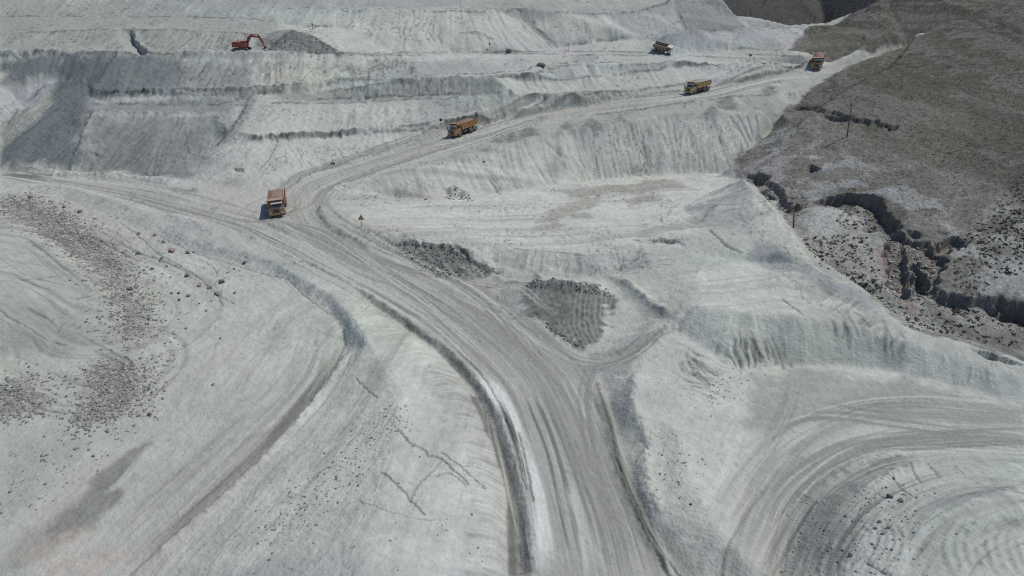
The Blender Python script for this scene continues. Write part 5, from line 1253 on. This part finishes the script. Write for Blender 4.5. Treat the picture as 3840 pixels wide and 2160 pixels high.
def stones(name, pts, smin, smax, cols, seed, power=2.5, flat=.7):
    """many angular stones in one mesh, colour per stone"""
    r = np.random.default_rng(seed); n = len(pts)
    base = np.array([(-1, -.8, -.6), (.9, -1, -.5), (1, .9, -.6), (-.8, 1, -.5), (-.7, -.6, .6), (.6, -.7, .75), (.7, .6, .5), (-.6, .75, .7)])
    fc = np.array([(0, 3, 2, 1), (4, 5, 6, 7), (0, 1, 5, 4), (1, 2, 6, 5), (2, 3, 7, 6), (3, 0, 4, 7)])
    sz = smin + (smax - smin) * r.random(n) ** power
    V = base[None] * (1 + .45 * (r.random((n, 8, 3)) - .5)) * sz[:, None, None] * np.stack([.8 + .6 * r.random(n), .8 + .6 * r.random(n), flat * (.7 + .6 * r.random(n))], 1)[:, None, :]
    a = r.random(n) * 6.283; ca, sa = np.cos(a), np.sin(a)
    R = np.stack([V[:, :, 0] * ca[:, None] - V[:, :, 1] * sa[:, None], V[:, :, 0] * sa[:, None] + V[:, :, 1] * ca[:, None], V[:, :, 2]], 2)
    z = ground_z(pts[:, 0], pts[:, 1])
    R += np.stack([pts[:, 0], pts[:, 1], z + sz * .25], 1)[:, None, :]
    F = (fc[None] + 8 * np.arange(n)[:, None, None]).reshape(-1, 4)
    me = bpy.data.meshes.new(name); me.vertices.add(n * 8); me.vertices.foreach_set('co', R.astype(F32).ravel())
    me.loops.add(F.size); me.loops.foreach_set('vertex_index', F.astype(np.int32).ravel()); me.polygons.add(len(F)); me.polygons.foreach_set('loop_start', (np.arange(len(F)) * 4).astype(np.int32)); me.update(calc_edges=True)
    cc = np.array(cols)[r.integers(0, len(cols), n)] * (.75 + .5 * r.random((n, 1)))
    ca_ = me.attributes.new('earth', 'FLOAT_COLOR', 'POINT'); ca_.data.foreach_set('color', np.repeat(np.c_[cc, np.ones(n)], 8, 0).astype(F32).ravel())
    me.materials.append(M_EARTH); o = bpy.data.objects.new(name, me); scene.collection.objects.link(o); o['kind'] = 'stuff'; return o
GC = [(.25, .252, .235), (.30, .29, .265), (.27, .24, .215), (.20, .2, .188), (.36, .36, .335)]
jit = np.random.default_rng(5)
s1 = np.vstack([scatter_poly(RUBP, 9000, 1), scatter_poly(RUBP2, 2600, 2), scatter_poly(RUBP3, 1000, 3)]); s1 = s1 + jit.normal(size=s1.shape) * 1.9
o = stones('rubble', s1, .04, .22, GC, 4, 3.0); tag(o, 'grey and pinkish rubble strewn along the foot of the left dump', 'rubble')
s2 = np.vstack([scatter_poly([(77,500),(300,580),(420,720),(480,860),(420,1000),(350,1040),(372,800),(300,660),(170,545)], 520, 5), scatter_poly([(200,1070),(380,1030),(440,900),(350,1100),(180,1250),(0,1330),(0,1150)], 240, 6), scatter_poly([(360,860),(450,880),(400,1060),(340,1050)], 250, 7)])
o = stones('loose_stones', s2, .03, .19, GC, 8, 3.5); tag(o, 'thin scatter of small stones on the pale flat beside the rubble', 'stones')
s3 = np.vstack([scatter_poly([(1990,1300),(2150,1230),(2300,1210),(2330,1330),(2280,1449),(1990,1449)], 620, 9), scatter_poly([(1770,960),(1900,930),(1870,990),(1790,1040)], 130, 10), scatter_poly([(1660,1100),(1760,1100),(1740,1300),(1660,1260)], 130, 11),
    scatter_poly([(640,1330),(820,1180),(980,1010),(1030,1040),(900,1200),(700,1380)], 750, 12), scatter_poly([(700,1180),(1000,1000),(1200,1200),(1230,1440),(600,1440)], 160, 13)])
s3 = s3 + jit.normal(size=s3.shape) * 1.3
o = stones('clods', s3, .03, .13, [(.17, .175, .17), (.25, .255, .25), (.33, .335, .33)], 14, 3.0); tag(o, 'clods and chips scattered over the dozed mounds', 'clods')
s4 = np.vstack([scatter_poly([(668,136),(700,98),(735,80),(775,86),(815,110),(864,137)], 800, 15), scatter_poly([(985,606),(1049,618),(1159,630),(1192,654),(1259,686),(1235,697),(1099,698),(1032,650)], 700, 16), scatter_poly([(1110,500),(1140,482),(1175,490),(1190,508)], 160, 17), scatter_poly([(1318,712),(1400,708),(1525,726),(1540,750),(1480,738),(1400,726),(1325,730)], 420, 18), scatter_poly([(1360,800),(1430,850),(1480,880),(1440,868),(1380,830)], 120, 19)])
o = stones('spoil_lumps', s4, .04, .20, [(.10, .105, .10), (.15, .155, .15), (.21, .215, .21)], 18, 3.0); tag(o, 'dark lumps on the dumped spoil heaps', 'lumps')

s7 = np.vstack([scatter_poly([(2215,560),(2260,590),(2275,640),(2270,740),(2230,720),(2240,640)], 260, 41), scatter_poly([(2262,600),(2345,610),(2360,640),(2340,740),(2440,750),(2576,780),(2576,800),(2400,775),(2300,745),(2300,660)], 620, 42), scatter_poly([(2050,515),(2180,495),(2215,520),(2240,570),(2200,560),(2120,520)], 220, 43), scatter_poly([(1880,445),(1960,470),(2035,520),(2000,560),(1950,520)], 160, 44)])
o = stones('fallen_blocks', s7, .05, .34, [(.20, .18, .16), (.28, .26, .24), (.15, .13, .115), (.34, .325, .30)], 45, 3.0); tag(o, 'fallen earth blocks along the ravine cliffs', 'rubble')

def tufts(name, pts, smin, smax, cols, seed, nb=9, tall=.8):
    """clumps of small leaf blades, one mesh"""
    r = np.random.default_rng(seed); n = len(pts); sz = smin + (smax - smin) * r.random(n) ** 1.6
    z = ground_z(pts[:, 0], pts[:, 1])
    a = r.random((n, nb)) * 6.283; rad = np.sqrt(r.random((n, nb))) * .9; h0 = r.random((n, nb)) * .35
    cx = np.cos(a) * rad; cy = np.sin(a) * rad; b = r.random((n, nb)) * 6.283; wd = .28 + .25 * r.random((n, nb)); ht = tall * (.55 + .7 * r.random((n, nb))) * (1.1 - .6 * rad)
    V = np.zeros((n, nb, 3, 3))
    V[:, :, 0] = np.stack([cx - np.cos(b) * wd, cy - np.sin(b) * wd, h0 - .15], 2); V[:, :, 1] = np.stack([cx + np.cos(b) * wd, cy + np.sin(b) * wd, h0 - .15], 2)
    V[:, :, 2] = np.stack([cx + .5 * (r.random((n, nb)) - .5), cy + .5 * (r.random((n, nb)) - .5), h0 + ht], 2)
    V = V * sz[:, None, None, None] + np.stack([pts[:, 0], pts[:, 1], z], 1)[:, None, None, :]
    F = np.arange(n * nb * 3).reshape(-1, 3)
    me = bpy.data.meshes.new(name); me.vertices.add(n * nb * 3); me.vertices.foreach_set('co', V.astype(F32).ravel())
    me.loops.add(F.size); me.loops.foreach_set('vertex_index', F.astype(np.int32).ravel()); me.polygons.add(len(F)); me.polygons.foreach_set('loop_start', (np.arange(len(F)) * 3).astype(np.int32)); me.update(calc_edges=True)
    cc = np.array(cols)[r.integers(0, len(cols), n)] * (.7 + .6 * r.random((n, 1)))
    ca_ = me.attributes.new('earth', 'FLOAT_COLOR', 'POINT'); ca_.data.foreach_set('color', np.repeat(np.c_[cc, np.ones(n)], nb * 3, 0).astype(F32).ravel())
    me.materials.append(M_HILL); o = bpy.data.objects.new(name, me); scene.collection.objects.link(o); o['kind'] = 'stuff'; return o
dry = [(.10, .096, .07), (.13, .122, .088), (.075, .076, .052), (.17, .16, .12)]
HU = [(2300,100),(2095,188),(1990,275),(1850,415),(1900,450),(1960,500),(2050,500),(2180,478),(2230,515),(2280,575),(2350,580),(2440,600),(2576,560),(2600,0),(2450,30),(2350,75)]
s5 = scatter_poly(HU, 13000, 21)
o = tufts('dry_scrub', s5, .07, .26, dry, 22, 5, .5); tag(o, 'low dry tussocks covering the brown hillside', 'scrub')
s6 = np.vstack([scatter_poly([(2400,620),(2576,430),(2600,700),(2520,690),(2450,760),(2400,720)], 620, 23), scatter_poly([(2020,600),(2100,590),(2180,600),(2230,740),(2300,820),(2140,705),(2050,662)], 420, 24), scatter_poly([(2260,740),(2420,740),(2576,790),(2600,870),(2420,850),(2290,825)], 330, 25), scatter_poly([(1900,450),(2000,470),(2040,510),(1990,540),(1940,500)], 90, 26), scatter_poly([(2090,545),(2150,535),(2170,560),(2130,575)], 60, 27), scatter_poly([(2022,600),(2060,600),(2080,640),(2050,655)], 70, 29), scatter_poly([(2120,680),(2180,690),(2220,740),(2180,735)], 90, 30), scatter_poly([(2390,770),(2450,765),(2460,790),(2400,795)], 60, 31), scatter_poly([(2520,560),(2600,480),(2600,650),(2540,640)], 160, 32)])
o = tufts('green_scrub', s6, .08, .38, [(.13, .14, .09), (.15, .16, .095), (.12, .12, .09), (.20, .19, .15)], 28, 12, .7); tag(o, 'dark green bushes growing in the ravine below the hill', 'scrub')
